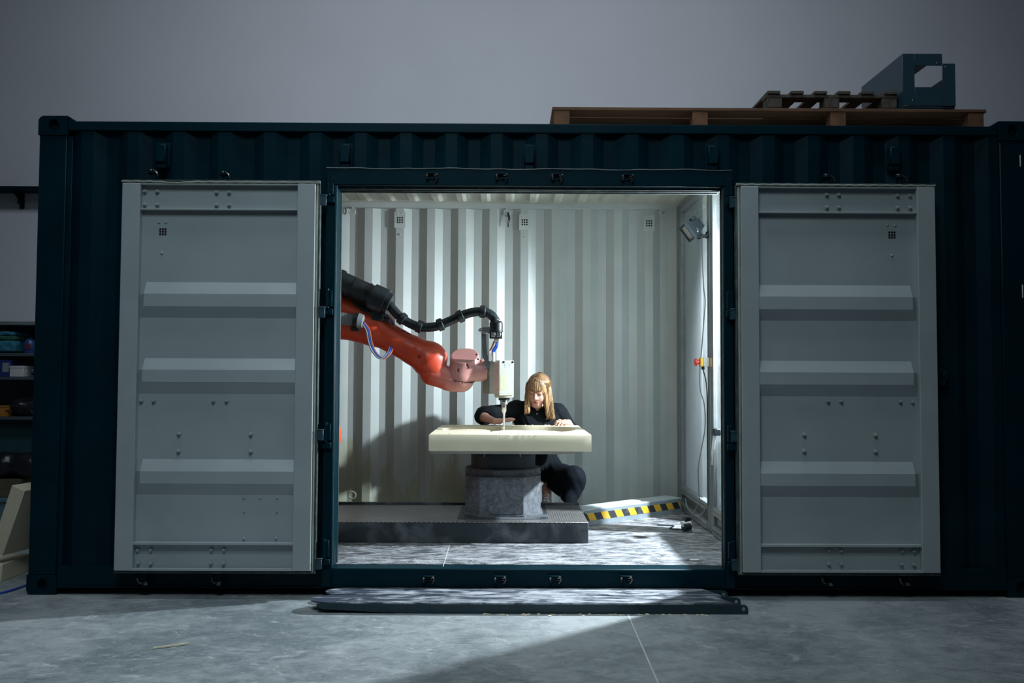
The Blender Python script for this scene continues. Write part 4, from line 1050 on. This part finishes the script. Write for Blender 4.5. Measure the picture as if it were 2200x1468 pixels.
for A, hz, tz in ((A_L, .305, .222), (A_R, .212, .205)):           # heel lifted on the visible foot
    toe = Vector((A.x-.012, A.y-.175, tz)); heel = Vector((A.x+.004, A.y+.030, hz)); d = (toe-heel).normalized(); nn = Vector((-d.y, d.x, 0)).normalized(); dn_ = nn.cross(d).normalized(); dn_ = dn_ if dn_.z < 0 else -dn_
    up_f = s_union([s_cap(heel, toe, .036, .031), s_cap(A+Vector((0, 0, -.01)), heel.lerp(toe, .45)-dn_*.012, .042, .034)], .03)
    up_f = s_cut(up_f, dn_, heel+dn_*.016); up_f = s_cut(up_f, (.1, .1, 1), A+Vector((0, 0, .002)))
    lo = np.minimum(np.array(A), np.array(toe))-.08; hi = np.maximum(np.array(A), np.array(heel))+.08
    so = obj('shoe', net_mesh('shoe', up_f, lo, hi, .005, [m_shoe]), None, per)
    sf_ = s_cut(s_cut(s_cap(heel, toe, .043, .036), dn_, heel+dn_*.034), -dn_, heel+dn_*.012)
    obj('sole', net_mesh('sole', sf_, lo, hi, .004, [m_sole]), None, so)
    mb = MB()
    for k in range(3): q = A.lerp(heel.lerp(toe, .62), .52+.14*k)-dn_*.030+d*.012; mb.tube([q-nn*.020, q-dn_*.006, q+nn*.020], .0032, 6)
    obj('laces', mb, m_white, so)
# hair: cap, fringe and two hanging curtains, then loose strands
def hair_f(p):
    q = hp(p)
    cap = s_ell((0, .012, .036), (.087, .109, .091))(q)
    face = s_ell((-.002, -.130, -.085), (.052, .088, .109))(q)
    d = -smin(-cap, face, .010)                         # opening for the face below the fringe
    d = np.maximum(d, -(q[:, 2]+.065))*HS
    gz = p[:, 2]
    ll = s_cap(hw(-.072, -.005, .0), (.002, 1.855, 1.022), .030, .019)(p); ll = smin(ll, s_cap(hw(-.078, -.030, .02), (.014, 1.845, 1.03), .018, .013)(p), .02)
    rr_ = s_cap(hw(.072, -.010, .01), (.205, 1.850, .985), .034, .026)(p); rr_ = smin(rr_, s_cap(hw(.060, -.048, .01), (.172, 1.828, 1.0), .018, .018)(p), .025)
    bk = s_cap(hw(0, .080, 0), (.10, 2.0, 1.02), .055, .05)(p)
    d = smin(smin(d, ll, .02), smin(rr_, bk, .02), .02)
    ang = np.arctan2(p[:, 1]-HC.y, p[:, 0]-HC.x)
    return d-.0012*np.sin(ang*46+np.sin(gz*40)*1.2)-.0008*np.sin(ang*97)
hair = obj('hair', net_mesh('hair', hair_f, (-.09, 1.66, .93), (.30, 2.14, 1.40), .0036, [m_hair]), None, per)
mb = MB(); rnd = random.Random(5)
def strand(pts, r=.0013): mb.tube(bez(pts, 4), [r*.9]+[r]*(4*(len(pts)-1)-1)+[r*.25], 4, caps=False)
for k in range(150):
    t = rnd.random(); sx = -1 if k % 2 else 1
    yy_ = rnd.uniform(-.07, .085); a = hw(rnd.uniform(-.012, .014), yy_, .128-2.2*max(0, abs(yy_-.012)-.02)**2*3); b = hw(sx*rnd.uniform(.076, .086), .012+(yy_-.012)*.7, .062)
    c = hw(sx*rnd.uniform(.083, .092), rnd.uniform(-.055, .03), -.02)
    if sx < 0: e = (rnd.uniform(-.020, .026), rnd.uniform(1.825, 1.89), rnd.uniform(.995, 1.03)); mid = (rnd.uniform(-.016, .008), e[1], 1.09)
    else: e = (rnd.uniform(.155, .238), rnd.uniform(1.805, 1.88), rnd.uniform(.950, .99)); mid = (rnd.uniform(.185, .222), e[1], 1.08)
    strand([a, b, c, mid, e])
for k in range(60):
    x = rnd.uniform(-.052, .056); q_ = abs(x)*.55; strand([hw(x*.35, -.045, .119), hw(x*.8, -.086+q_*.4, .078), hw(x, -.0985+q_*.7, .045), hw(x*1.02, -.0985+q_*.8, rnd.uniform(.016, .027))], .0012)
obj('hair_strands', mb, m_hair, hair, kind='stuff')

# ================================================================== HAZARD STRIPED CHANNEL
A = az(1262, 1131, FZ); B = az(1466, 1102, FZ); ang = math.atan2(B.y-A.y, B.x-A.x); ln = (B-A).length+.02
ch = thing('hazard_channel', 'long steel channel with yellow and black hazard stripes lying on the container floor', 'channel', M=T(A.x-.02, A.y-.01, FZ) @ Matrix.Rotation(ang, 4, 'Z'))
MC = W[ch.name]
mb = MB(); mb.box(0, ln, 0, .006, 0, .118, .001); mb.box(0, ln, .006, .16, 0, .006, .001); mb.box(0, ln, .154, .16, .006, .112, .001); obj('channel_body', mb, m_galv, ch, MC)
mb = MB(); mb.box(.0, ln-.02, -.0012, .001, .038, .094); obj('hazard_tape', mb, m_stripe, ch, MC, label='yellow and black diagonal warning tape')
mb = MB(); mb.box(-.02, ln, .006, .175, .118, .126, .002); mb.box(-.02, ln, .004, .012, .104, .122, .001); mb.box(-.02, ln*.6, .05, .14, .126, .134, .002); obj('channel_lid', mb, m_lid, ch, MC)

# ================================================================== FLOODLIGHT, CORDS, EMERGENCY STOP
fl = thing('flood_lamp', 'unlit dark work floodlight clamped to the partition post', 'lamp', P(1522, 497, 1.2))
YF = 1.2
# housing is a tapering box; lens frame faces down left
c = Vector(P(1487, 493, YF)); ax = Vector((P(1470, 503, YF)[0]-P(1496, 484, YF)[0], -.002, P(1470, 503, YF)[2]-P(1496, 484, YF)[2])).normalized()
ay = Vector((0, 1, 0)); ay = (ay-ax*ay.dot(ax)).normalized(); aw = ax.cross(ay)
MF = Matrix(((aw.x, ay.x, ax.x, c.x), (aw.y, ay.y, ax.y, c.y), (aw.z, ay.z, ax.z, c.z), (0, 0, 0, 1)))
mb = MB()
def frus(z0, z1, a0, b0, a1, b1):
    vs = [(-a0, -b0, z0), (a0, -b0, z0), (a0, b0, z0), (-a0, b0, z0), (-a1, -b1, z1), (a1, -b1, z1), (a1, b1, z1), (-a1, b1, z1)]
    mb.add(vs, [(0, 3, 2, 1), (4, 5, 6, 7), (0, 1, 5, 4), (1, 2, 6, 5), (2, 3, 7, 6), (3, 0, 4, 7)])
frus(-.075, .03, .035, .055, .062, .085)
for k in range(5): mb.box(-.03+k*.013, -.026+k*.013, -.05, .05, -.088, -.07)
mb.box(-.075, -.045, -.03, .03, -.07, -.03, .004)
obj('lamp_housing', mb, m_lampbody, fl, MF)
mb = MB(); o = [(-.068, -.092), (.068, -.092), (.068, .092), (-.068, .092)]; i_ = [(-.052, -.076), (.052, -.076), (.052, .076), (-.052, .076)]; mb.plate_hole(o, i_, 'z', .028, .052); obj('lens_frame', mb, m_lampbody, fl, MF)
mb = MB(); mb.box(-.053, .053, -.077, .077, .034, .040); obj('lamp_lens', mb, m_glasslamp, fl, MF)
mb = MB(); q = P(1494, 501, YF); e = P(1521, 506, YF)
for yo in (-.07, .07): mb.tube([(q[0]-.005, YF+yo, q[2]+.01), (q[0]+.04, YF+yo, q[2]-.03), (e[0]-.01, YF+yo*.6, e[2])], .008, 6)
mb.box(q[0]-.01, e[0]+.003, YF-.05, YF+.05, e[2]-.012, e[2]-.002, .003); mb.box(e[0]-.012, PX+.003, YF-.035, YF+.03, e[2]-.02, e[2]+.03, .003); obj('lamp_bracket', mb, m_lampbody, fl)
mb = MB(); mb.tube([(q[0], YF-.08, q[2]), (q[0], YF-.06, q[2])], .005, 8); mb.tube([(q[0]-.008, YF-.077, q[2]+.026), (q[0]+.006, YF-.077, q[2]+.006)], .004, 6); obj('thumb_screw', mb, m_alu, fl)
YC = 1.19
cord_pts = [P(1508, 503, YC), P(1509, 560, YC), P(1512, 620, YC), P(1515, 650, YC), P(1512, 690, YC), P(1508, 745, YC), P(1504, 790, YC), P(1504, 835, YC), P(1513, 870, YC), P(1515, 915, YC), P(1508, 960, YC), P(1500, 1005, YC), P(1501, 1050, YC), P(1503, 1085, YC)]
pe = az(1484, 1117, FZ+.05)
mb = MB(); mb.tube(bez(cord_pts+[(P(1499, 1100, YC)[0], YC, .36), tuple(pe)], 6), .0042, 7)
tag(obj('lamp_cord', mb, mat('grey_cord', (.16, .165, .17), .4)), 'thin power cord hanging from the floodlight down to the plug on the floor', 'cord')
pp = az(1471, 1143, FZ)
pg = thing('power_plug', 'black and white power plug and socket lying on the container floor', 'plug', (pp.x, pp.y, FZ))
mb = MB(); mb.tube([(pp.x-.01, pp.y, FZ+.03), (pp.x+.045, pp.y+.02, FZ+.035)], [.030, .026], 14); obj('socket', mb, m_black, pg)
mb = MB(); mb.tube([(pp.x-.018, pp.y+.01, FZ+.055), (pp.x+.05, pp.y+.04, FZ+.062)], [.026, .022], 12, flat=.55); obj('plug_body', mb, m_white, pg, label='white plug half')
mb = MB(); mb.tube([(pp.x+.0, pp.y+.03, FZ+.085), (pp.x+.05, pp.y+.05, FZ+.085)], [.024, .016], 12); mb.tube([(pp.x+.05, pp.y+.05, FZ+.085), tuple(pe)], [.012, .005], 8); obj('second_plug', mb, m_black, pg)
mb = MB(); mb.tube(bez([(pp.x-.02, pp.y+.01, FZ+.012), (pp.x-.09, pp.y+.10, FZ+.006), (pp.x-.04, pp.y+.22, FZ+.006), (pp.x-.16, pp.y+.25, FZ+.006)], 6), .005, 6); obj('floor_cord', mb, m_black, pg)
mb = MB(); mb.tube(bez([(PX-.02, 1.95, .30), (PX-.04, 1.75, .25), (PX-.03, 1.5, .235), (PX-.02, 1.30, .29), (PX-.012, 1.25, .33)], 6), .006, 7); tag(obj('grey_cable', mb, m_greyhose), 'grey cable sagging along the lower rail of the glass partition', 'cable')
es = thing('emergency_stop', 'yellow emergency stop box with a red push button on the partition post', 'switch', P(1513, 778, 1.2))
za, zb2 = P(1513, 769, 1.2)[2], P(1513, 788, 1.2)[2]
x0 = P(1503, 778, 1.2)[0]
mb = MB(); mb.box(x0, x0+.024, 1.165, 1.232, zb2, za, .005); mb.m = 1; mb.box(x0+.024, PX+.001, 1.165, 1.232, zb2, za, .004); obj('switch_box', mb, [m_yellow, m_white], es)
mb = MB(); zc = (za+zb2)/2; mb.lathe([(.016, .0), (.016, -.016), (.026, -.018), (.029, -.026), (.026, -.036), (.014, -.040)], (x0, 1.2, zc), 18, 'x'); obj('push_button', mb, m_redplastic, es, label='red mushroom button')
mb = MB(); mb.tube([(x0+.025, 1.2, zb2+.002), (x0+.025, 1.2, zb2-.022)], .012, 10); mb.tube(bez([(x0+.025, 1.2, zb2-.02), (PX-.012, 1.21, zb2-.16), (PX-.008, 1.21, .9), (PX-.008, 1.21, .36)], 5), .004, 6); obj('switch_cable', mb, m_black, es)
mb = MB(); mb.box(PX-.0015, PX+.002, 1.10, 1.14, P(1540, 788, 1.1)[2], P(1540, 769, 1.1)[2])  # yellow patch painted in for the reflection of the emergency stop box
tag(obj('yellow_reflection', mb, m_yellow), 'small yellow patch painted as the reflection of the emergency stop, on the partition post', 'sticker')
yy = .86; mb = MB(); zz = at(1543, 880, yy).z
mb.prism([(yy-.04, zz-.045), (yy+.05, zz-.045), (yy+.005, zz+.045)], 'x', PX+.0205, PX+.0225); tag(obj('warning_sticker', mb, m_yellow), 'yellow triangular warning sticker on the front glass pane', 'sticker')
mb = MB(); mb.tube(bez([(PX-.01, .95, at(1540, 925, .95).z), (PX-.02, .98, at(1537, 960, .95).z), (PX-.015, 1.04, at(1533, 1000, 1.0).z)], 5), [.012]*8+[.006]*3, 8); mb.m = 1; zz = at(1540, 930, .95).z; mb.box(PX-.03, PX+.02, .92, .99, zz-.02, zz+.03, .006)
dh = obj('door_handle', mb, [m_white, m_lampbody], part)

# ================================================================== FORK EXTENSIONS ON THE HALL FLOOR
def tine(xl, xr, y0, y1, z1, label):
    t = thing('fork_extension', label, 'fork extension', ((xl+xr)/2, (y0+y1)/2, 0), 'fork extensions in front of the sill')
    w = y1-y0; ym = (y0+y1)/2
    tip = [(xl+.13-.13*math.cos(a), ym+w/2*math.sin(a)) for a in [-PI/2+PI*k/12 for k in range(13)]]
    # plan outline of the top plate
    pl_ = [(xr-.075, y0), (xr-.15, y1)]+tip[::-1]
    mb = MB(); mb.prism(pl_, 'z', z1-.008, z1); obj('top_plate', mb, m_tinetop, t)
    def cheek(y):
        mb = MB(); r = .022; a = [(xl+.05, z1-.008), (xl+.053, z1-.025), (xl+.085, z1-.038), (xl+.42, .006), (xl+.62, .0), (xr, .0)]
        a += [(xr, z1-.03), (xr-.004, z1-.018), (xr-.015, z1-.010), (xr-.032, z1-.008)]
        hx, hz = xr-.026, z1-.030
        mb.prism(a, 'y', y, y+.010)
        o = obj('cheek_plate', mb, m_tine, t)
        mb = MB(); mb.lathe([(.010, -.0012), (.010, .0112)], (hx, y, hz), 14, 'y'); obj('pin', mb, m_chrome, o)
    cheek(y0); cheek(y1-.010)
tine(-1.262, 1.186, -.372, -.208, .060, 'dusty dark steel fork extension, front one of the pair on the hall floor')
tine(-1.215, 1.155, -.200, -.045, .060, 'dusty dark steel fork extension nearest the container sill, behind the front one')

# ================================================================== PALLETS AND SHEET METAL DUCT ON THE ROOF
RZ = 2.868
def pallet(name, label, x0, x1, y0, y1, z0, z1, along, m1, m2, nb, nr, ntop):
    t = thing('pallet', label, 'pallet', ((x0+x1)/2, (y0+y1)/2, z0), 'wooden pallets on the roof')
    th = .021; bw = .095
    bx = [x0+.004+(x1-x0-bw-.008)*i/(nb-1) for i in range(nb)]; by = [y0+.004+(y1-y0-bw-.008)*j/(nr-1) for j in range(nr)]
    for i, X in enumerate(bx):
        for j, Y in enumerate(by):
            mb = MB(); mb.box(X, X+bw, Y, Y+bw, z0+th, z1-th*(1 if along == 'x' else 2), .003); obj('block', mb, m2, t)
        mb = MB(); mb.box(X-.002, X+bw+.002, y0+.006, y1-.006, z0, z0+th, .002); obj('skid_board', mb, m1, t)
    if along == 'y':
        for Y in by: mb = MB(); mb.box(x0, x1, Y, Y+bw, z1-2*th, z1-th, .002); obj('stringer_board', mb, m1, t)
    for k in range(ntop):
        mb = MB()
        if along == 'x':
            bwid = (y1-y0-.02*(ntop-1))/ntop; a = y0+k*(bwid+.02); mb.box(x0-.01, x1+.012, a, a+bwid, z1-th, z1, .003)
        else:
            bwid = .082; a = x0+.004+(x1-x0-bwid-.008)*k/(ntop-1); mb.box(a, a+bwid, y0-.006, y1, z1-th, z1, .003)
        obj('deck_board', mb, m1, t)
pallet('p1', 'long reddish wooden pallet lying on the container roof under the smaller pallet', .125, 2.835, .12, .95, RZ, 3.008, 'x', m_wood, m_woodend, 4, 3, 5)
pallet('p2', 'smaller weathered slatted pallet on top of the long pallet, beside the blue metal box', 1.478, 2.312, .17, 1.30, 3.008, 3.135, 'y', m_woodg, m_woodg, 3, 3, 6)
du = thing('sheet_metal_duct', 'slate blue open sheet metal box with a square window, on the roof pallets', 'metal box', (2.48, .45, 3.012))
x0, x1, x2 = 2.322, 2.572, 2.650; z0 = 3.030; z1 = 3.360; z2 = 3.296; Y0, Y1 = .12, .74
mb = MB(); wz0, wz1 = at(1990, 187, Y0).z, at(1990, 141, Y0).z; wx0 = at(1965, 165, Y0).x; wx1 = at(2022, 165, Y0).x
mb.box(x0, wx0, Y0, Y0+.004, z0, z1, .0012); mb.box(wx0, x1, Y0, Y0+.004, wz1, z1, .0012); mb.box(wx0, x1, Y0, Y0+.004, z0, wz0, .0012); mb.box(x1-.003, x2, Y0-.006, Y0+.001, z0-.004, z2, .0012)
mb.box(wx0, wx1, Y0+.001, Y0+.03, wz0-.003, wz0)
obj('front_plate', mb, m_duct, du)
mb = MB(); mb.box(x0, x0+.004, Y0+.004, Y1, z0, z1, .0012); obj('side_sheet', mb, m_duct, du)
mb = MB(); mb.box(x2-.004, x2, Y0+.001, Y1, z0, 3.248, .0012); obj('side_sheet', mb, m_duct, du)
mb = MB(); mb.box(x0, x1, Y0+.004, Y1, z1-.004, z1, .0012); obj('top_sheet', mb, m_duct, du)
mb = MB(); mb.box(x0, x2, Y0+.004, Y1, z0-.018, z0, .0012); obj('bottom_sheet', mb, m_duct, du)
rv_ = MB(); rv_.lathe([(.004, 0), (.004, -.002), (.002, -.0035)], (0, 0, 0), 8, 'y'); rvm = rv_.mesh('rivet', m_chrome)
for px, py in ((2013, 136), (2030, 145), (1961, 216)): p = at(px, py, Y0); obj('rivet', rvm, None, du, T(p.x, Y0-.006 if px == 2030 else Y0, p.z))

# ================================================================== LEFT BACKGROUND: SHELF, TRAY, FOAM OFFCUTS
YS = 3.1
sf = thing('shelf_unit', 'dark steel storage shelf against the hall wall left of the container', 'shelf', (-5.2, 3.3, 0))
SXa, SXb = -6.0, -4.55
def zs(py): return at(36, py, YS).z
for py, nm in ((692, 'shelf_board'), (759, 'shelf_board'), (810, 'shelf_board'), (896, 'shelf_board'), (1105, 'shelf_board')):
    z = zs(py); mb = MB(); mb.box(SXa, SXb, YS, YS+.45, z-.030, z+.006 if py == 692 else z, .003); obj(nm, mb, m_shelftop if py == 692 else m_shelf, sf)
for X in (SXa, SXb-.04):
    for Y in (YS, YS+.41): mb = MB(); mb.box(X, X+.04, Y+.001, Y+.04, 0, zs(692)-.031, .003); obj('shelf_post', mb, m_shelf, sf)
mb = MB(); mb.box(SXa+.05, SXb-.05, YS+.44, YS+.449, .1, zs(692)-.02); obj('back_sheet', mb, m_shelf, sf)
def lump(name, px0, px1, py0, py1, y, depth, m, label, cat, seed, parts=0):
    a, b = at(px0, py0, y), at(px1, py1, y); rnd = random.Random(seed); fs = []
    cx, cz = (a.x+b.x)/2, b.z
    hw_, hh = (b.x-a.x)/2, a.z-b.z
    for k in range(9):
        u = rnd.uniform(-.8, .8); r = hh*rnd.uniform(.25, .45); fs.append(s_ell((cx+u*hw_, y+depth/2+rnd.uniform(-.3, .3)*depth, cz+r*.9+rnd.uniform(0, .5)*(hh-r*1.4)*(1-abs(u)*.6)), (r*1.5, depth*.35, r)))
    f = s_cut(s_union(fs, .04), (0, 0, -1), (0, 0, cz)); f = wrinkle(f, .003, 40)
    return tag(obj(name, net_mesh(name, f, (a.x-.15, y-.12, cz-.03), (b.x+.2, y+depth+.15, a.z+.15), .011, [m]), None), label, cat)
# first bay: folded cloths, bottle
za_ = zs(759)
for i, (py0, py1, m, lab, px1) in enumerate(((732, 757, m_cyan, 'bright cyan folded cloth at the bottom of the stack on the top shelf bay', 31), (722, 732, m_greencl, 'dark green folded cloth in the middle of the stack on the shelf', 32), (712, 722, m_cyan, 'cyan folded cloth lying on top of the green cloth on the shelf', 29))):
    a, b = at(-25, py0, YS+.03), at(px1, py1, YS+.03); f = wrinkle(s_box(((a.x+b.x)/2, YS+.18, (at(0, py0, YS).z+at(0, py1, YS).z)/2+(.003 if i else .004)), ((b.x-a.x)/2, .14, (at(0, py0, YS).z-at(0, py1, YS).z)/2), .018), .002, 45)
    tag(obj('folded_cloth', net_mesh('folded_cloth', f, (a.x-.03, YS, za_-.03), (b.x+.04, YS+.36, zs(706)), .008, [m]), None), lab, 'cloth', 'folded cloths on the shelf')
bt = thing('blue_bottle', 'blue plastic bottle with a small red label on the shelf', 'bottle', (at(64, 757, YS+.1).x, YS+.12, za_))
q = at(64, 757, YS+.12); hgt = zs(724)-za_
mb = MB(); mb.lathe([(.05, 0), (.054, .01), (.054, hgt*.72), (.03, hgt*.9), (.022, hgt*.92), (.022, hgt)], (q.x, q.y, za_), 20); obj('bottle_body', mb, m_blueplastic, bt)
mb = MB(); mb.box(q.x-.012, q.x+.03, q.y-.058, q.y-.045, za_+hgt*.25, za_+hgt*.6, .002); obj('bottle_label', mb, m_redlabel, bt, label='red label')
# second bay
zb_ = zs(810)
a, b = at(-12, 773, YS+.02), at(17, 810, YS+.02)
bb = thing('blue_carton', 'blue box with a grey printed label next to the white carton on the shelf', 'box', ((a.x+b.x)/2, YS+.15, zb_))
mb = MB(); mb.box(a.x, b.x+.012, YS+.03, YS+.28, zb_, a.z, .004); obj('box_body', mb, m_bluebox, bb)
mb = MB(); mb.box(at(1, 800, YS).x, at(15, 800, YS).x, YS+.0285, YS+.031, zs(800), zs(780)); obj('box_label', mb, m_greylab, bb, label='grey label')
a, b = at(17, 786, YS+.02), at(50, 810, YS+.02)
wc = thing('white_carton', 'small plain white carton on the second shelf bay beside the blue box', 'box', ((a.x+b.x)/2, YS+.1, zb_))
mb = MB(); mb.box(a.x+.014, b.x, YS+.025, YS+.22, zb_, a.z-.012, .004); obj('carton_body', mb, m_carton, wc)
mb = MB(); mb.box(a.x+.011, b.x+.003, YS+.022, YS+.223, a.z-.024, a.z, .003); obj('carton_lid', mb, m_carton, wc)
def scrap(name, px, py, zb, label, seed, n):
    t = thing(name, label, 'tools', (at(px, py, YS).x, YS+.15, zb)); rnd = random.Random(seed); c = at(px, py, YS+.1)
    mb = MB(); mb2 = MB()
    for k in range(n):
        x = c.x+rnd.uniform(-1, 1)*.05*n/5; y = YS+rnd.uniform(.05, .25); z = zb+rnd.uniform(.015, .06)
        d = Vector((rnd.uniform(-1, 1), rnd.uniform(-1, 1), rnd.uniform(.0, .8))).normalized()*rnd.uniform(.03, .08)
        (mb if k % 2 else mb2).tube([(x-d.x, y-d.y, z), (x, y, z+abs(d.z)*.5), (x+d.x, y+d.y, z+abs(d.z))], [.008, .011, .006], 7)
    obj('handles', mb, m_black, t); obj('metal_bits', mb2, m_steel, t)
scrap('hand_tools', 69, 800, zb_, 'small dark and shiny tools at the right end of the shelf, beside the carton', 3, 7)
zc_ = zs(896)
a, b = at(-18, 872, YS+.02), at(14, 896, YS+.02)
oc = thing('orange_crate', 'orange plastic crate at the left edge on the third shelf bay', 'crate', ((a.x+b.x)/2, YS+.2, zc_))
mb = MB(); mb.box(a.x, b.x, YS+.03, YS+.036, zc_, a.z, .002); mb.box(a.x, b.x, YS+.30, YS+.306, zc_, a.z, .002); mb.box(b.x-.006, b.x, YS+.036, YS+.30, zc_, a.z, .002); mb.box(a.x, a.x+.006, YS+.036, YS+.3, zc_, a.z, .002); mb.box(a.x, b.x, YS+.03, YS+.306, zc_, zc_+.006); obj('crate_walls', mb, m_orange, oc)
mb = MB(); mb.box(a.x-.004, b.x+.004, YS+.024, YS+.04, a.z-.014, a.z, .003); obj('crate_rim', mb, m_orange, oc)
lump('tool_bag', 26, 72, 842, 896, YS+.03, .24, m_bag, 'crumpled black bag beside the orange crate on the shelf', 'bag', 4)
scrap('loose_tools', 54, 893, zc_, 'tangle of tools with shiny metal bits in front of the black bag on the shelf', 9, 9)
# floor level: teal box, dark coat, cardboard, tubs
a, b = at(-10, 899, YS+.05), at(64, 985, YS+.05)
tb = thing('teal_box', 'large dark teal box standing below the tool shelf', 'box', ((a.x+b.x)/2, YS+.2, b.z-.35))
zt_ = zs(1105)
mb = MB(); mb.box(a.x, b.x, YS+.12, YS+.42, zt_, a.z-.05, .006); obj('box_body', mb, m_tealbox, tb)
mb = MB(); mb.box(a.x-.006, b.x+.006, YS+.114, YS+.426, a.z-.05, a.z-.02, .006); obj('box_lid', mb, m_tealbox, tb)
cb = thing('cardboard_box', 'brown cardboard box under the black coat at the left edge', 'box', (at(20, 1090, 2.6).x, 2.7, 0))
a, b = at(-18, 1030, 2.55), at(44, 1068, 2.55)
mb = MB(); mb.box(a.x, b.x, 2.55, 2.85, .2045, a.z, .004); obj('box_body', mb, m_brown, cb)
mb = MB(); mb.box(a.x, b.x, 2.548, 2.552, a.z-.08, a.z+.004, .001); obj('box_flap', mb, m_brown, cb)
ztop = a.z
lump('black_coat', -14, 63, 966, 1030, 2.55, .30, m_bag, 'black coat heaped on the brown cardboard box at the left edge', 'coat', 12)
tg = thing('storage_tub', 'blue grey plastic tub on the floor below the cardboard box', 'tub', (at(0, 1150, 2.5).x, 2.65, 0))
a, b = at(-25, 1072, 2.5), at(24, 1150, 2.5)
mb = MB(); mb.box(a.x+.02, b.x-.02, 2.52, 2.88, 0, .172, .01); obj('tub_body', mb, m_bluegrey, tg)
mb = MB(); mb.box(a.x, b.x, 2.5, 2.9, .165, .203, .006); obj('tub_lid', mb, m_bluegrey, tg)
# cable tray on the hall wall
ty_ = 3.42; z = at(36, 408, ty_).z
ct = thing('cable_tray', 'dark green wall mounted cable tray on brackets left of the container', 'cable tray', (-5.2, 3.5, z))
mb = MB(); mb.box(-8.0, -4.2, ty_, ty_+.004, z-.004, z+.038, .001); mb.box(-8.0, -4.2, ty_+.004, 3.58, z-.004, z); mb.box(-8, -4.2, 3.576, 3.58, z, z+.04); mb.box(-8, -4.2, ty_-.002, ty_+.003, z+.014, z+.019); obj('tray', mb, m_teal, ct)
for X in (at(30, 420, 3.45).x, at(30, 420, 3.45).x-1.4):
    mb = MB(); mb.box(X-.02, X+.025, 3.585, 3.599, z-.16, z+.02, .002); mb.prism([(3.585, z-.10), (3.585, z-.004), (ty_+.01, z-.004), (ty_+.01, z-.022)], 'x', X-.004, X+.004); mb.box(X-.02, X+.022, 3.545, 3.586, z-.115, z-.06, .003); obj('tray_bracket', mb, m_teal, ct)
# foam offcuts leaning beside the container
def offcut(p_top_l, p_bot_r, length, wid, dep, lean, yaw, label, base):
    M = T(*base) @ Matrix.Rotation(yaw, 4, 'Z') @ Matrix.Rotation(lean, 4, 'Y')
    mb = MB(); mb.box(0, wid, 0, dep, 0, length, .003)
    o = link(bpy.data.objects.new('foam_offcut', mb.mesh('foam_offcut', m_foam)), None, M); tag(o, label, 'foam block', 'foam offcuts left of the container'); return o
bl = at(-21, 1182, .32)
offcut(None, None, .44, .100, .30, math.radians(19.5), math.radians(-12), 'cream foam block leaning towards the container corner, upper one', (bl.x, .32, bl.z))
mb = MB(); q = at(4, 1222, .30); mb.box(q.x-.24, q.x, .30, .62, 0, at(0, 1213, .30).z, .004)
tag(obj('foam_offcut', mb, m_foam), 'cream foam block lying on the hall floor under the leaning one', 'foam block', 'foam offcuts left of the container')
mb = MB(); mb.tube(bez([(-3.6, -.25, .007), (-3.35, -.12, .007), (-3.185, .01, .007), (-3.13, .3, .007), (-3.10, .8, .007)], 8), .007, 8); tag(obj('blue_hose', mb, m_blue), 'blue hose running along the hall floor beside the container corner', 'hose')
# wood stick and debris on the hall floor
s0, s1 = az(330, 1393, .006), az(405, 1383, .006); mb = MB(); mb.tube([s0, s1], .005, 4); tag(obj('wood_stick', mb, m_foam), 'thin pale stick lying on the hall floor in front of the left door', 'stick')
mb = MB(); rnd = random.Random(11)
for k in range(170):
    if k < 90: x = rnd.uniform(-.3, .95); y = -.378-abs(rnd.gauss(0, .014)); r = rnd.uniform(.002, .006)
    else: x = rnd.uniform(-1.9, 1.9); y = rnd.uniform(-1.5, -.40); r = rnd.uniform(.001, .003)
    mb.box(x-r*1.6, x+r*1.6, y-r, y+r, 0, r*.8)
o = obj('foam_chips', mb, m_foam, kind='stuff'); o['label'] = 'fine foam chips scattered along the front fork extension'; o['category'] = 'chips'
mb = MB()
for k in range(120):
    x = rnd.uniform(-1.15, 1.2); y = rnd.choice((rnd.uniform(.09, .7), rnd.uniform(.09, .14))); r = rnd.uniform(.0015, .004); mb.box(x-r*1.6, x+r*1.6, y-r, y+r, FZ, FZ+r)
q = az(1492, 1204, FZ); mb.box(q.x-.03, q.x+.03, q.y-.016, q.y+.016, FZ, FZ+.006, .002)
o = obj('floor_crumbs', mb, m_white, kind='stuff'); o['label'] = 'white milling crumbs scattered on the container floor'; o['category'] = 'crumbs'
